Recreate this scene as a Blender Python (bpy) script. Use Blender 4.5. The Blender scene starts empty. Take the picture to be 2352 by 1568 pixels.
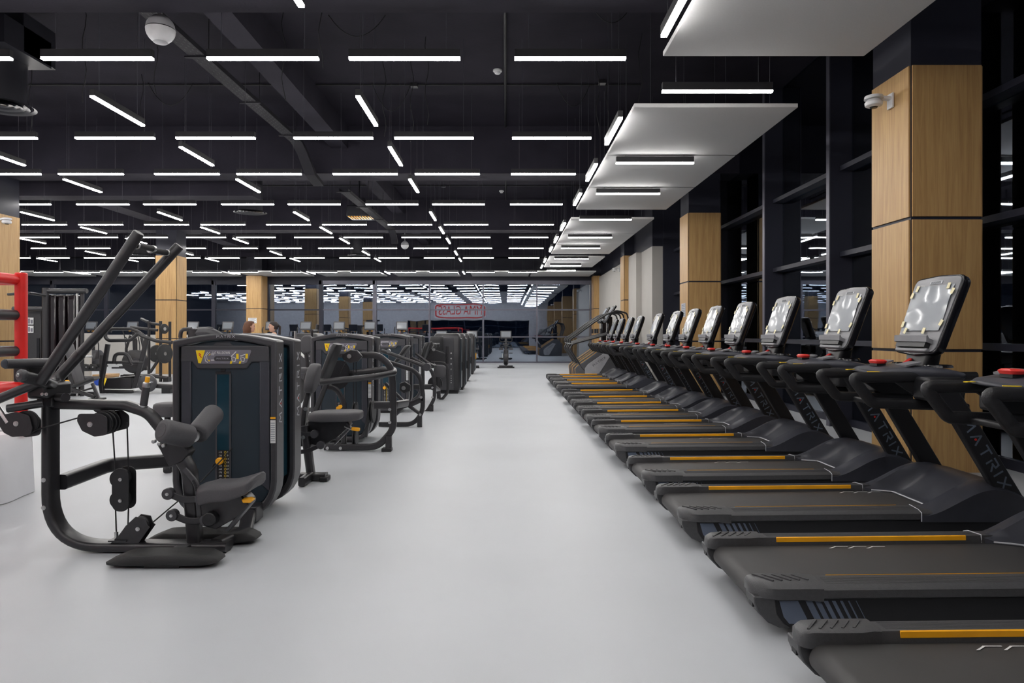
import bpy, math, random
from mathutils import Vector, Matrix
V = Vector
random.seed(4)
scene = bpy.context.scene

# ------------------------------------------------------------------ camera
FPX = 1568.0                      # focal length in pixels of a 2352 px wide frame (24 mm)
CX, CY, CAMH = 1163.0, 766.0, 1.35
cd = bpy.data.cameras.new('camera'); cam = bpy.data.objects.new('camera', cd)
scene.collection.objects.link(cam)
cd.sensor_width = 36.0; cd.lens = 24.0
cd.shift_x = (1176.0 - CX) / 2352.0
cd.shift_y = -(784.0 - CY) / 2352.0
cam.location = (0, 0, CAMH); cam.rotation_euler = (math.pi/2, 0, 0)
cd.clip_start = 0.05; cd.clip_end = 300
scene.camera = cam

# ------------------------------------------------------------------ world, exposure
w = bpy.data.worlds.new('night'); scene.world = w; w.use_nodes = True
w.node_tree.nodes['Background'].inputs[0].default_value = (0.004, 0.006, 0.012, 1)
w.node_tree.nodes['Background'].inputs[1].default_value = 1.0
scene.view_settings.view_transform = 'Standard'
scene.view_settings.look = 'None'
scene.view_settings.gamma = 1.0
scene.view_settings.use_curve_mapping = False
scene.view_settings.exposure = 0.0
LAMP = 46.0                       # radiance of the linear lamps
scene.cycles.max_bounces = 4
scene.cycles.use_adaptive_sampling = True
scene.cycles.adaptive_threshold = 0.09
scene.cycles.diffuse_bounces = 2
scene.cycles.glossy_bounces = 2
scene.cycles.transparent_max_bounces = 8
scene.cycles.use_denoising = True
scene.cycles.use_light_tree = True
scene.cycles.caustics_reflective = False
scene.cycles.caustics_refractive = False
scene.cycles.sample_clamp_indirect = 6.0

# ------------------------------------------------------------------ materials
def mat(name, col, rough=0.5, metal=0.0, spec=0.5, emis=None, est=0.0, noise=None, bump=None, coat=0.0):
    """noise=(scale, amount) varies the colour, bump=(scale, strength) roughens the surface"""
    m = bpy.data.materials.new(name); m.use_nodes = True
    nt = m.node_tree; b = nt.nodes['Principled BSDF']
    b.inputs['Base Color'].default_value = (*col, 1)
    b.inputs['Roughness'].default_value = rough
    b.inputs['Metallic'].default_value = metal
    b.inputs['Specular IOR Level'].default_value = spec
    if coat:
        b.inputs['Coat Weight'].default_value = coat; b.inputs['Coat Roughness'].default_value = 0.1
    if emis:
        b.inputs['Emission Color'].default_value = (*emis, 1)
        b.inputs['Emission Strength'].default_value = est
    tc = nt.nodes.new('ShaderNodeTexCoord')
    sc_, am = noise or (7.0, 0.12)
    n = nt.nodes.new('ShaderNodeTexNoise'); n.inputs['Scale'].default_value = sc_; n.inputs['Detail'].default_value = 4
    nt.links.new(tc.outputs['Object'], n.inputs['Vector'])
    mr = nt.nodes.new('ShaderNodeMapRange'); mr.inputs[1].default_value = .25; mr.inputs[2].default_value = .75
    mr.inputs[3].default_value = 1 - am; mr.inputs[4].default_value = 1 + am
    nt.links.new(n.outputs['Fac'], mr.inputs[0])
    mx = nt.nodes.new('ShaderNodeVectorMath'); mx.operation = 'SCALE'; mx.inputs[0].default_value = col
    nt.links.new(mr.outputs[0], mx.inputs['Scale'])
    nt.links.new(mx.outputs[0], b.inputs['Base Color'])
    if bump:
        n2 = nt.nodes.new('ShaderNodeTexNoise'); n2.inputs['Scale'].default_value = bump[0]; n2.inputs['Detail'].default_value = 3
        nt.links.new(tc.outputs['Object'], n2.inputs['Vector'])
        bp = nt.nodes.new('ShaderNodeBump'); bp.inputs['Strength'].default_value = bump[1]; bp.inputs['Distance'].default_value = 0.01
        nt.links.new(n2.outputs['Fac'], bp.inputs['Height']); nt.links.new(bp.outputs[0], b.inputs['Normal'])
    return m

M = {}
M['frame'] = mat('charcoal_powder_coat', (.021, .020, .023), .33, spec=.6, noise=(30, .15), bump=(400, .03))
M['frame2'] = mat('graphite_powder_coat', (.046, .045, .051), .36, spec=.6, noise=(30, .1), bump=(400, .03))
M['black'] = mat('black_plastic', (.010, .010, .012), .45)
M['gloss'] = mat('glossy_black_plastic', (.008, .008, .011), .18)
M['rubber'] = mat('black_rubber', (.018, .018, .019), .62, bump=(220, .2))
M['grip'] = mat('moulded_black_grip', (.013, .013, .015), .40, bump=(260, .2))
M['hood'] = mat('slate_grey_plastic', (.045, .047, .060), .38, noise=(9, .12))
M['belt'] = mat('running_belt', (.040, .038, .038), .55, noise=(4, .12), bump=(500, .15))
M['rail'] = mat('ribbed_side_rail', (.060, .060, .064), .45, noise=(60, .12), bump=(300, .2))
M['slash'] = mat('slate_blue_decal', (.11, .135, .19), .4)
M['orange'] = mat('orange_strip', (1.0, .46, .015), .35)
M['yellow'] = mat('yellow_label', (.95, .66, .01), .45)
M['red'] = mat('red_button', (.65, .03, .025), .35)
M['redpad'] = mat('red_vinyl_padding', (.72, .018, .015), .42, noise=(5, .08))
M['blackpad'] = mat('black_vinyl_padding', (.022, .022, .024), .5)
M['pad'] = mat('charcoal_upholstery', (.072, .069, .076), .55, noise=(120, .1), bump=(500, .15))
M['panel'] = mat('dark_teal_panel', (.020, .032, .044), .34, noise=(3, .15))
M['panel2'] = mat('grey_shroud_plastic', (.060, .060, .068), .42)
M['teal'] = mat('teal_tinted_sheet', (.012, .045, .068), .12)
M['silver'] = mat('brushed_steel', (.62, .62, .62), .28, metal=1.0)
M['console'] = mat('grey_console_plastic', (.21, .21, .225), .40)
M['white'] = mat('white_print', (.80, .80, .80), .5)
M['letter'] = mat('slate_lettering', (.12, .15, .20), .4)
M['letter2'] = mat('silver_lettering', (.50, .51, .55), .35)
M['tape'] = mat('cream_masking_tape', (.80, .73, .47), .7)
M['screen'] = mat('dark_screen', (.10, .115, .135), .14)
M['film'] = mat('wavy_clear_film', (.19, .21, .24), .28, spec=.7, noise=(5, .1), bump=(3.5, .10), coat=.8)
M['plate'] = mat('placard_grey', (.19, .18, .22), .4)
M['cloth'] = mat('white_cloth', (.72, .72, .75), .8, noise=(3, .04))
M['skin'] = mat('skin', (.62, .36, .26), .5)
M['hairb'] = mat('curly_brown_hair', (.12, .045, .02), .6, bump=(60, .8))
M['haird'] = mat('dark_hair', (.02, .012, .01), .5)
M['pink'] = mat('pink_top', (.62, .03, .08), .7)
M['shirt'] = mat('pale_top', (.6, .5, .48), .7)
M['leggings'] = mat('black_leggings', (.02, .02, .024), .7)
M['tan'] = mat('pale_wood_block', (.55, .33, .15), .5, noise=(15, .15))
M['wire'] = mat('black_wire', (.008, .008, .01), .6)
M['steelwire'] = mat('steel_wire', (.12, .12, .14), .4, metal=.6)
M['ceil'] = mat('black_painted_concrete', (.019, .017, .025), .85, spec=.15, noise=(1.4, .25), bump=(30, .25))
M['beam'] = mat('dark_painted_beam', (.026, .024, .034), .85, spec=.15, noise=(1.4, .2), bump=(30, .2))
M['soffit'] = mat('white_acoustic_panel', (.60, .60, .60), .85, noise=(60, .03), bump=(160, .08))
M['metalwall'] = mat('navy_black_aluminium', (.024, .025, .038), .5, spec=.3, noise=(2, .1))
M['mullion'] = mat('grey_aluminium_mullion', (.10, .10, .13), .4, metal=.3)
M['plaster'] = mat('light_grey_plaster', (.50, .48, .45), .8, noise=(2, .04))
M['backwall'] = mat('grey_back_wall', (.50, .50, .53), .8)
M['housing'] = mat('black_lamp_housing', (.015, .015, .018), .5)
M['lamp'] = mat('lamp_diffuser', (.9, .9, .9), .5, emis=(1.0, .975, .95), est=LAMP)
M['whiteplastic'] = mat('white_plastic', (.75, .75, .76), .35)
M['greyplastic'] = mat('pale_grey_plastic', (.42, .42, .44), .4)
M['tray'] = mat('galvanised_dark_tray', (.016, .015, .020), .65, spec=.25)
M['duct'] = mat('black_sheet_metal', (.018, .018, .024), .35, metal=.3)
M['glowgreen'] = mat('green_led', (.0, .3, .05), .4, emis=(.05, 1, .25), est=3)
M['blueplate'] = mat('blue_rubber', (.02, .08, .5), .5)
M['stepgrey'] = mat('light_grey_shroud', (.40, .40, .42), .38)
M['stepdark'] = mat('mid_grey_shroud', (.10, .10, .108), .45)
M['smoked'] = mat('smoked_black_acrylic', (.012, .008, .010), .06, coat=.5)

def floor_mat():
    m = bpy.data.materials.new('grey_vinyl_floor'); m.use_nodes = True
    nt = m.node_tree; b = nt.nodes['Principled BSDF']; L = nt.links.new
    g = nt.nodes.new('ShaderNodeNewGeometry')
    n1 = nt.nodes.new('ShaderNodeTexNoise'); n1.inputs['Scale'].default_value = .55; n1.inputs['Detail'].default_value = 5
    n2 = nt.nodes.new('ShaderNodeTexNoise'); n2.inputs['Scale'].default_value = 320
    L(g.outputs['Position'], n1.inputs['Vector']); L(g.outputs['Position'], n2.inputs['Vector'])
    r1 = nt.nodes.new('ShaderNodeMapRange'); r1.inputs[1].default_value = .3; r1.inputs[2].default_value = .7; r1.inputs[3].default_value = .95; r1.inputs[4].default_value = 1.05
    L(n1.outputs['Fac'], r1.inputs[0])
    r2 = nt.nodes.new('ShaderNodeMapRange'); r2.inputs[3].default_value = .95; r2.inputs[4].default_value = 1.05
    L(n2.outputs['Fac'], r2.inputs[0])
    mu = nt.nodes.new('ShaderNodeMath'); mu.operation = 'MULTIPLY'; L(r1.outputs[0], mu.inputs[0]); L(r2.outputs[0], mu.inputs[1])
    sc = nt.nodes.new('ShaderNodeVectorMath'); sc.operation = 'SCALE'; sc.inputs[0].default_value = (.512, .532, .560)
    L(mu.outputs[0], sc.inputs['Scale']); L(sc.outputs[0], b.inputs['Base Color'])
    b.inputs['Roughness'].default_value = .42; b.inputs['Specular IOR Level'].default_value = .35
    bp = nt.nodes.new('ShaderNodeBump'); bp.inputs['Strength'].default_value = .06; bp.inputs['Distance'].default_value = .003
    L(n2.outputs['Fac'], bp.inputs['Height']); L(bp.outputs[0], b.inputs['Normal'])
    return m
M['floor'] = floor_mat()

def wood_mat():
    m = bpy.data.materials.new('light_oak_cladding'); m.use_nodes = True
    nt = m.node_tree; b = nt.nodes['Principled BSDF']; L = nt.links.new
    g = nt.nodes.new('ShaderNodeNewGeometry')
    mp = nt.nodes.new('ShaderNodeMapping'); mp.inputs['Scale'].default_value = (26, 26, 1.3)
    L(g.outputs['Position'], mp.inputs['Vector'])
    n1 = nt.nodes.new('ShaderNodeTexNoise'); n1.inputs['Scale'].default_value = 1.0; n1.inputs['Detail'].default_value = 7; n1.inputs['Roughness'].default_value = .62; n1.inputs['Distortion'].default_value = .6
    L(mp.outputs[0], n1.inputs['Vector'])
    mp2 = nt.nodes.new('ShaderNodeMapping'); mp2.inputs['Scale'].default_value = (150, 150, 4)
    L(g.outputs['Position'], mp2.inputs['Vector'])
    n2 = nt.nodes.new('ShaderNodeTexNoise'); n2.inputs['Scale'].default_value = 1.0; n2.inputs['Detail'].default_value = 3
    L(mp2.outputs[0], n2.inputs['Vector'])
    cr = nt.nodes.new('ShaderNodeValToRGB')
    cr.color_ramp.elements[0].position = .30; cr.color_ramp.elements[0].color = (.40, .225, .085, 1)
    cr.color_ramp.elements[1].position = .62; cr.color_ramp.elements[1].color = (.55, .345, .14, 1)
    L(n1.outputs['Fac'], cr.inputs[0])
    r2 = nt.nodes.new('ShaderNodeMapRange'); r2.inputs[3].default_value = .93; r2.inputs[4].default_value = 1.07
    L(n2.outputs['Fac'], r2.inputs[0])
    sc = nt.nodes.new('ShaderNodeVectorMath'); sc.operation = 'SCALE'
    L(cr.outputs[0], sc.inputs[0]); L(r2.outputs[0], sc.inputs['Scale']); L(sc.outputs[0], b.inputs['Base Color'])
    b.inputs['Roughness'].default_value = .5
    return m
M['wood'] = wood_mat()

def glass_mat():
    m = bpy.data.materials.new('night_window_glass'); m.use_nodes = True
    nt = m.node_tree; L = nt.links.new
    for n in list(nt.nodes):
        if n.type != 'OUTPUT_MATERIAL': nt.nodes.remove(n)
    out = [n for n in nt.nodes][0]
    tr = nt.nodes.new('ShaderNodeBsdfTransparent'); tr.inputs[0].default_value = (.55, .62, .70, 1)
    gl = nt.nodes.new('ShaderNodeBsdfGlossy'); gl.inputs['Roughness'].default_value = .015; gl.inputs[0].default_value = (.80, .88, 1.0, 1)
    mx = nt.nodes.new('ShaderNodeMixShader')
    fr = nt.nodes.new('ShaderNodeFresnel'); fr.inputs['IOR'].default_value = 1.55
    ad = nt.nodes.new('ShaderNodeMath'); ad.operation = 'MULTIPLY_ADD'; ad.inputs[1].default_value = 1.2; ad.inputs[2].default_value = .25; ad.use_clamp = True
    L(fr.outputs[0], ad.inputs[0]); L(ad.outputs[0], mx.inputs[0])
    L(tr.outputs[0], mx.inputs[1]); L(gl.outputs[0], mx.inputs[2]); L(mx.outputs[0], out.inputs[0])
    g = nt.nodes.new('ShaderNodeNewGeometry')
    n = nt.nodes.new('ShaderNodeTexNoise'); n.inputs['Scale'].default_value = .9; n.inputs['Detail'].default_value = 1
    L(g.outputs['Position'], n.inputs['Vector'])
    bp = nt.nodes.new('ShaderNodeBump'); bp.inputs['Strength'].default_value = .03; bp.inputs['Distance'].default_value = .05
    L(n.outputs['Fac'], bp.inputs['Height']); L(bp.outputs[0], gl.inputs['Normal'])
    return m
M['glass'] = glass_mat()

# ------------------------------------------------------------------ mesh helpers
class MB:
    def __init__(s): s.v = []; s.f = []
    def add(s, vs, fs):
        o = len(s.v); s.v += [tuple(v) for v in vs]; s.f += [tuple(i + o for i in f) for f in fs]; return s
    def box(s, a, b):
        x0, y0, z0 = (min(a[i], b[i]) for i in range(3)); x1, y1, z1 = (max(a[i], b[i]) for i in range(3))
        return s.add([(x0,y0,z0),(x1,y0,z0),(x1,y1,z0),(x0,y1,z0),(x0,y0,z1),(x1,y0,z1),(x1,y1,z1),(x0,y1,z1)],
                     [(0,3,2,1),(4,5,6,7),(0,1,5,4),(1,2,6,5),(2,3,7,6),(3,0,4,7)])
    def cbox(s, c, ux, uy, uz, sx, sy, sz):
        c = V(c); ux, uy, uz = V(ux).normalized()*sx/2, V(uy).normalized()*sy/2, V(uz).normalized()*sz/2
        vs = [c + a*ux + b*uy + d*uz for d in (-1, 1) for (a, b) in ((-1,-1),(1,-1),(1,1),(-1,1))]
        return s.add(vs, [(0,3,2,1),(4,5,6,7),(0,1,5,4),(1,2,6,5),(2,3,7,6),(3,0,4,7)])
    def loft(s, rings, caps=True, closed=False):
        n = len(rings[0]); vs = [p for r in rings for p in r]; fs = []
        m = len(rings)
        for i in range(m if closed else m - 1):
            j = (i + 1) % m
            for k in range(n):
                l = (k + 1) % n
                fs.append((i*n+k, i*n+l, j*n+l, j*n+k))
        if caps and not closed:
            fs.append(tuple(reversed(range(n)))); fs.append(tuple((m-1)*n + k for k in range(n)))
        return s.add(vs, fs)
    def prism(s, pts, d):
        """pts: planar ring of 3D points; d: extrusion vector"""
        d = V(d); pts = [V(p) for p in pts]
        return s.loft([pts, [p + d for p in pts]])
    def cyl(s, p0, p1, r0, r1=None, n=20, caps=True):
        p0, p1 = V(p0), V(p1); r1 = r0 if r1 is None else r1
        d = (p1 - p0).normalized(); a = d.orthogonal().normalized(); b = d.cross(a)
        ring = lambda p, r: [p + r*(math.cos(2*math.pi*k/n)*a + math.sin(2*math.pi*k/n)*b) for k in range(n)]
        return s.loft([ring(p0, r0), ring(p1, r1)], caps)
    def lathe(s, p0, d, prof, n=24, caps=True):
        """prof: list of (t along d, radius)"""
        p0 = V(p0); d = V(d).normalized(); a = d.orthogonal().normalized(); b = d.cross(a)
        return s.loft([[p0 + d*t + r*(math.cos(2*math.pi*k/n)*a + math.sin(2*math.pi*k/n)*b) for k in range(n)] for t, r in prof], caps)
    def sweep(s, path, prof, up=(0, 1, 0), closed=False, caps=True):
        """prof: [(u,v)] around the path, u along `side`, v along `up`-ish"""
        path = [V(p) for p in path]; up = V(up).normalized(); rings = []
        m = len(path)
        for i, p in enumerate(path):
            if closed: t0, t1 = path[i] - path[i-1], path[(i+1) % m] - path[i]
            else:
                t0 = path[i] - path[i-1] if i else path[1] - path[0]
                t1 = path[i+1] - path[i] if i < m-1 else path[-1] - path[-2]
            t0 = t0.normalized(); t1 = t1.normalized(); t = (t0 + t1).normalized()
            if t.length < .1: t = t1
            side = t.cross(up)
            if side.length < 1e-4: side = t.cross(V((1, .01, 0)))
            side.normalize(); upv = side.cross(t).normalized()
            k = 1 / max(.35, t.dot(t1))
            # keep width at mitres: scale along the in-plane bend direction
            bend = (t1 - t0)
            ring = []
            for u, v in prof:
                o = side*u + upv*v
                if bend.length > 1e-4:
                    bd = bend.normalized(); o = o + bd*(o.dot(bd))*(k - 1)
                ring.append(p + o)
            rings.append(ring)
        return s.loft(rings, caps, closed)
    def tube(s, path, r, n=12, closed=False, up=None):
        prof = [(r*math.cos(2*math.pi*k/n), r*math.sin(2*math.pi*k/n)) for k in range(n)]
        if up is None:
            d = V(path[-1]) - V(path[0]); up = (0, 1, 0) if abs(d.normalized().y if d.length else 0) < .9 else (0, 0, 1)
        return s.sweep(path, prof, up, closed)

def fillet(path, r, n=6, closed=False):
    path = [V(p) for p in path]; out = []
    m = len(path)
    for i, p in enumerate(path):
        if not closed and (i == 0 or i == m-1): out.append(p); continue
        a, b = path[i-1] - p, path[(i+1) % m] - p
        la, lb = a.length, b.length; a.normalize(); b.normalize()
        rr = r[i] if isinstance(r, (list, tuple)) else r
        cosv = max(-1, min(1, a.dot(b))); ang = math.acos(cosv)
        if ang > 3.05 or rr <= 0: out.append(p); continue
        d = min(rr / math.tan(ang/2), la*.48, lb*.48)
        p0, p1 = p + a*d, p + b*d
        for k in range(n + 1):
            t = k / n
            out.append((1-t)**2*p0 + 2*t*(1-t)*p + t*t*p1)
    return out

def rrect(w_, h_, r, n=4):
    out = []
    for cx_, cy_, a0 in ((w_/2-r, h_/2-r, 0), (-w_/2+r, h_/2-r, 90), (-w_/2+r, -h_/2+r, 180), (w_/2-r, -h_/2+r, 270)):
        for k in range(n + 1):
            a = math.radians(a0 + 90*k/n); out.append((cx_ + r*math.cos(a), cy_ + r*math.sin(a)))
    return out
def ring3(c, ux, uy, pts):
    c, ux, uy = V(c), V(ux), V(uy); return [c + ux*u + uy*v for u, v in pts]

ROOT_LOC = {}
def obj(name, mb, m, parent=None, bevel=0, seg=2, smooth=35, label=None, sub=0):
    me = bpy.data.meshes.new(name)
    off = ROOT_LOC.get(parent.name, V((0, 0, 0))) if parent else V((0, 0, 0))
    me.from_pydata([(v[0]-off.x, v[1]-off.y, v[2]-off.z) for v in mb.v], [], mb.f)
    me.validate(); me.update()
    import bmesh
    bm = bmesh.new(); bm.from_mesh(me); bmesh.ops.recalc_face_normals(bm, faces=bm.faces); bm.to_mesh(me); bm.free()
    if smooth:
        me.polygons.foreach_set('use_smooth', [True]*len(me.polygons))
        me.set_sharp_from_angle(angle=math.radians(smooth))
    me.materials.append(M[m])
    o = bpy.data.objects.new(name, me); scene.collection.objects.link(o)
    if parent: o.parent = parent; ROOT_LOC[o.name] = off
    if bevel:
        bv = o.modifiers.new('bevel', 'BEVEL'); bv.width = bevel; bv.segments = seg; bv.limit_method = 'ANGLE'; bv.angle_limit = math.radians(40)
    if sub:
        sb = o.modifiers.new('sub', 'SUBSURF'); sb.levels = sub; sb.render_levels = sub
    if label: o['label'] = label
    return o

def tag(o, label, cat, group=None):
    o['label'] = label; o['category'] = cat
    if group: o['group'] = group
    return o
def thing(name, label, cat, loc=(0, 0, 0), group=None):
    o = bpy.data.objects.new(name, None); o.empty_display_size = .1; scene.collection.objects.link(o)
    o.location = loc; ROOT_LOC[o.name] = V(loc)
    return tag(o, label, cat, group)
def struct(name, mb, m, parent=None, **k):
    o = obj(name, mb, m, parent, **k)
    if parent is None: o['kind'] = 'structure'
    return o
def kids(o): return [c for c in scene.objects if c.parent == o]
def tree(o): return [(c, tree(c)) for c in kids(o)]
def dup(root, loc, label, group=None, skip=(), t=None):
    t = t or tree(root)
    r = root.copy(); scene.collection.objects.link(r); r.location = loc; r['label'] = label
    if group: r['group'] = group
    def rec(ch, par):
        for c, sub in ch:
            if any(c.name.startswith(k) for k in skip): continue
            d = c.copy(); scene.collection.objects.link(d); d.parent = par; rec(sub, d)
    rec(t, r)
    return r

def at(x, y, Y): return V(((x - CX)*Y/FPX, Y, CAMH - (y - CY)*Y/FPX))

# lettering: stroked word in wide capitals, and ordinary text turned to mesh
GL = {'M': ([[(0,0),(.14,1),(.62,.42),(1.1,1),(1.24,0)]], 1.24), 'A': ([[(0,0),(.5,1),(1.0,0)]], 1.0),
      'T': ([[(0,1),(1.0,1)], [(.5,.98),(.5,0)]], 1.0), 'R': ([[(0,0),(0,.62)], [(0,1),(.8,1),(.88,.58),(.35,.5)], [(.45,.5),(.95,0)]], .95),
      'I': ([[(0,0),(0,1)]], .1), 'X': ([[(0,0),(1,1)], [(0,1),(1,0)]], 1.0)}
def word_matrix(c, ux, n, h, length, th=.15, lift=.002):
    """centre c, reading direction ux, outward normal n; returns (letters MB, dot MB)"""
    ux, n, c = V(ux).normalized(), V(n).normalized(), V(c); uy = n.cross(ux)
    W = sum(GL[l][1] for l in 'MATRIX')*h; gap = (length - W)/5
    mb, dot = MB(), MB(); x = -length/2
    for l in 'MATRIX':
        for st in GL[l][0]:
            for (a, b) in zip(st, st[1:]):
                p, q = V((a[0]*h, a[1]*h)), V((b[0]*h, b[1]*h)); d = (q - p)
                dn = d.normalized(); p = p - dn*th*h*.35; q = q + dn*th*h*.35; pr = V((-dn.y, dn.x))*th*h/2
                ps = [p + pr, p - pr, q - pr, q + pr]
                mb.prism([c + ux*(x + k.x) + uy*(k.y - h/2) + n*.0002 for k in ps], n*lift)
        if l == 'A': dot.cyl(c + ux*(x + .5*h) - uy*.18*h, c + ux*(x + .5*h) - uy*.18*h + n*(lift + .0005), .13*h, n=10)
        x += GL[l][1]*h + gap
    return mb, dot
def text_mb(s, c, ux, n, h, lift=.001, width=None):
    cu = bpy.data.curves.new('t', 'FONT'); cu.body = s; cu.size = 1.0; cu.align_x = 'CENTER'; cu.align_y = 'CENTER'
    ob = bpy.data.objects.new('t', cu); scene.collection.objects.link(ob)
    bpy.context.view_layer.update()
    me = bpy.data.meshes.new_from_object(ob.evaluated_get(bpy.context.evaluated_depsgraph_get()))
    ux, n, c = V(ux).normalized(), V(n).normalized(), V(c); uy = n.cross(ux)
    xs = [v.co.x for v in me.vertices] or [0]
    k = h; kx = (width/(max(xs) - min(xs))) if width else h
    mb = MB(); mb.add([c + ux*v.co.x*kx + uy*v.co.y*k + n*lift for v in me.vertices], [tuple(p.vertices) for p in me.polygons])
    bpy.data.objects.remove(ob); bpy.data.curves.remove(cu); bpy.data.meshes.remove(me)
    return mb

# ================================================================== ROOM
FAR, BACK, LEFT, RIGHT = 31.6, -2.6, -28.0, 5.06
SLAB, BEAMZ = 5.83, 4.81
struct('floor', MB().box((LEFT, BACK, -.2), (RIGHT + .3, FAR + .1, 0)), 'floor', smooth=0)
struct('ceiling', MB().box((LEFT, BACK, SLAB), (RIGHT + .3, FAR + .1, SLAB + .2)), 'ceil', smooth=0)
struct('wall_left', MB().box((LEFT - .2, BACK, 0), (LEFT, FAR, SLAB)), 'metalwall', smooth=0)
mb = MB()
# back wall with a long low opening band of dark glass
mb.box((LEFT, BACK - .2, 2.65), (RIGHT + .3, BACK, SLAB)); mb.box((LEFT, BACK - .2, 0), (-9.5, BACK, 2.65)); mb.box((2.2, BACK - .2, 0), (RIGHT + .3, BACK, 2.65))
struct('wall_back', mb, 'backwall', smooth=0)
wb = struct('window_1', MB().box((-9.5, BACK - .2, -.0), (2.2, BACK - .14, 2.65)), 'metalwall', smooth=0)
struct('glass_pane', MB().box((-9.5, BACK - .12, .05), (2.2, BACK - .10, 2.62)), 'glass', wb, smooth=0)
# ceiling beams
for i, y in enumerate((6.64, 14.75, 22.8, 30.7)):
    struct('ceiling_beam', MB().box((LEFT, y, BEAMZ), (RIGHT, y + .72, SLAB)), 'beam', smooth=0)
struct('ceiling_beam', MB().box((-3.78, BACK, 5.35), (-3.42, FAR, SLAB)), 'beam', smooth=0)
struct('ceiling_beam', MB().box((-11.7, BACK, 5.0), (-11.1, FAR, SLAB)), 'beam', smooth=0)
struct('ceiling_beam', MB().box((-16.5, 16.0, 4.58), (-5.95, 16.6, 4.95)), 'beam', smooth=0)

# clad columns
def column(x0, y0, name='column', s=.71):
    core = struct(name, MB().box((x0 + .012, y0 + .012, 0), (x0 + s - .012, y0 + s - .012, SLAB)), 'metalwall', smooth=0)
    for za, zb in ((0.0, 1.17), (1.20, 2.46), (2.49, 3.96)):
        # four boards a row, with dark gaps between them at the corners
        for a, b in (((x0 + .020, y0 - .006), (x0 + s - .020, y0 + .014)), ((x0 + .020, y0 + s - .014), (x0 + s - .020, y0 + s + .006)),
                     ((x0 - .006, y0 + .020), (x0 + .014, y0 + s - .020)), ((x0 + s - .014, y0 + .020), (x0 + s + .006, y0 + s - .020))):
            obj('oak_board', MB().box((a[0], a[1], za), (b[0], b[1], zb)), 'wood', core, smooth=0)
    return core
COLS = [6.64, 14.75, 22.8, 30.75]
for y in COLS: column(3.93, y)
for y in (14.75, 22.8, 30.75): column(-11.72, y)
column(3.93, -2.0); column(-11.72, 6.64)

# far glazing
mb = MB(); mb.box((LEFT, FAR, 3.80), (RIGHT, FAR + .25, SLAB)); struct('wall_far', mb, 'metalwall', smooth=0)
mx = [3.9, 1.41, -1.07, -3.55, -6.03, -8.51, -10.99, -13.47, -15.95, -18.43, -20.91, -23.39, -25.87, LEFT]
for i in range(len(mx) - 1):
    x1, x0 = mx[i], mx[i+1]
    f = MB()
    f.box((x1 - .035, FAR - .12, 0), (x1 + .035, FAR + .02, 3.80))
    for z in (0.0, 1.17, 2.42): f.box((x0 + .035, FAR - .06, z), (x1 - .035, FAR + .02, z + .06))
    f.box((x0 + .035, FAR - .10, 3.62), (x1 - .035, FAR + .02, 3.80))
    if i > 3: f.box((x1 - .14, FAR - .10, 0), (x1 - .035, FAR + .02, 3.80))
    wn = struct('window_%d' % (i + 2), f, 'mullion' if i < 5 else 'metalwall', smooth=0)
    struct('glass_pane', MB().box((x0 + .03, FAR - .02, .03), (x1 - .03, FAR - .01, 3.75)), 'glass', wn, smooth=0)
# low wall under the far left windows
struct('wall_low', MB().box((LEFT, FAR - .5, 0), (-13.5, FAR - .16, 1.30)), 'plaster', smooth=0)

# window wall on the right: deep fins, transoms, glass
fins = [0.0, 2.5, 5.0, 7.42, 9.95, 12.45, 15.6, 17.9]
n_w = 20
for i, y in enumerate(fins):
    f = MB(); f.box((4.72, y, 0), (5.06, y + .09, SLAB))
    y2 = fins[i+1] if i + 1 < len(fins) else 19.9
    for z in (1.18, 2.47, 3.72): f.box((4.86, y + .09, z), (5.06, y2, z + .07))
    f.box((5.0, y + .09, 0), (5.06, y2, .10))
    wn = struct('window_%d' % (n_w + i), f, 'metalwall', smooth=0)
    struct('glass_pane', MB().box((5.04, y + .09, .1), (5.05, y2, SLAB)), 'glass', wn, smooth=0)
# bright slim covers on the fin edges
for i, y in enumerate(fins[:-1]):
    struct('trim_%d' % (i + 1), MB().box((4.705, y - .004, 0), (4.72, y + .094, SLAB)), 'mullion', smooth=0)
struct('wall_right_return', MB().box((4.56, 19.84, 0), (5.3, 19.9, SLAB)), 'metalwall', smooth=0)
# dark bulkhead along the wall top
struct('ceiling_bulkhead', MB().box((4.66, BACK, 4.2), (5.06, 5.0, SLAB)), 'metalwall', smooth=0)
# light grey plaster pilasters and wall further on
struct('wall_right', MB().box((4.25, 19.9, 0), (5.3, 21.45, 3.90)).box((4.08, 21.45, 0), (5.3, 23.6, 3.90)).box((4.18, 23.6, 0), (5.3, FAR - .13, 3.90)), 'plaster', smooth=0)
struct('wall_right_upper', MB().box((4.26, 19.91, 3.90), (5.3, FAR - .13, SLAB)), 'metalwall', smooth=0)
struct('wall_right_side', MB().box((5.3, BACK, 0), (5.5, 19.9, .4)), 'metalwall', smooth=0)

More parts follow.
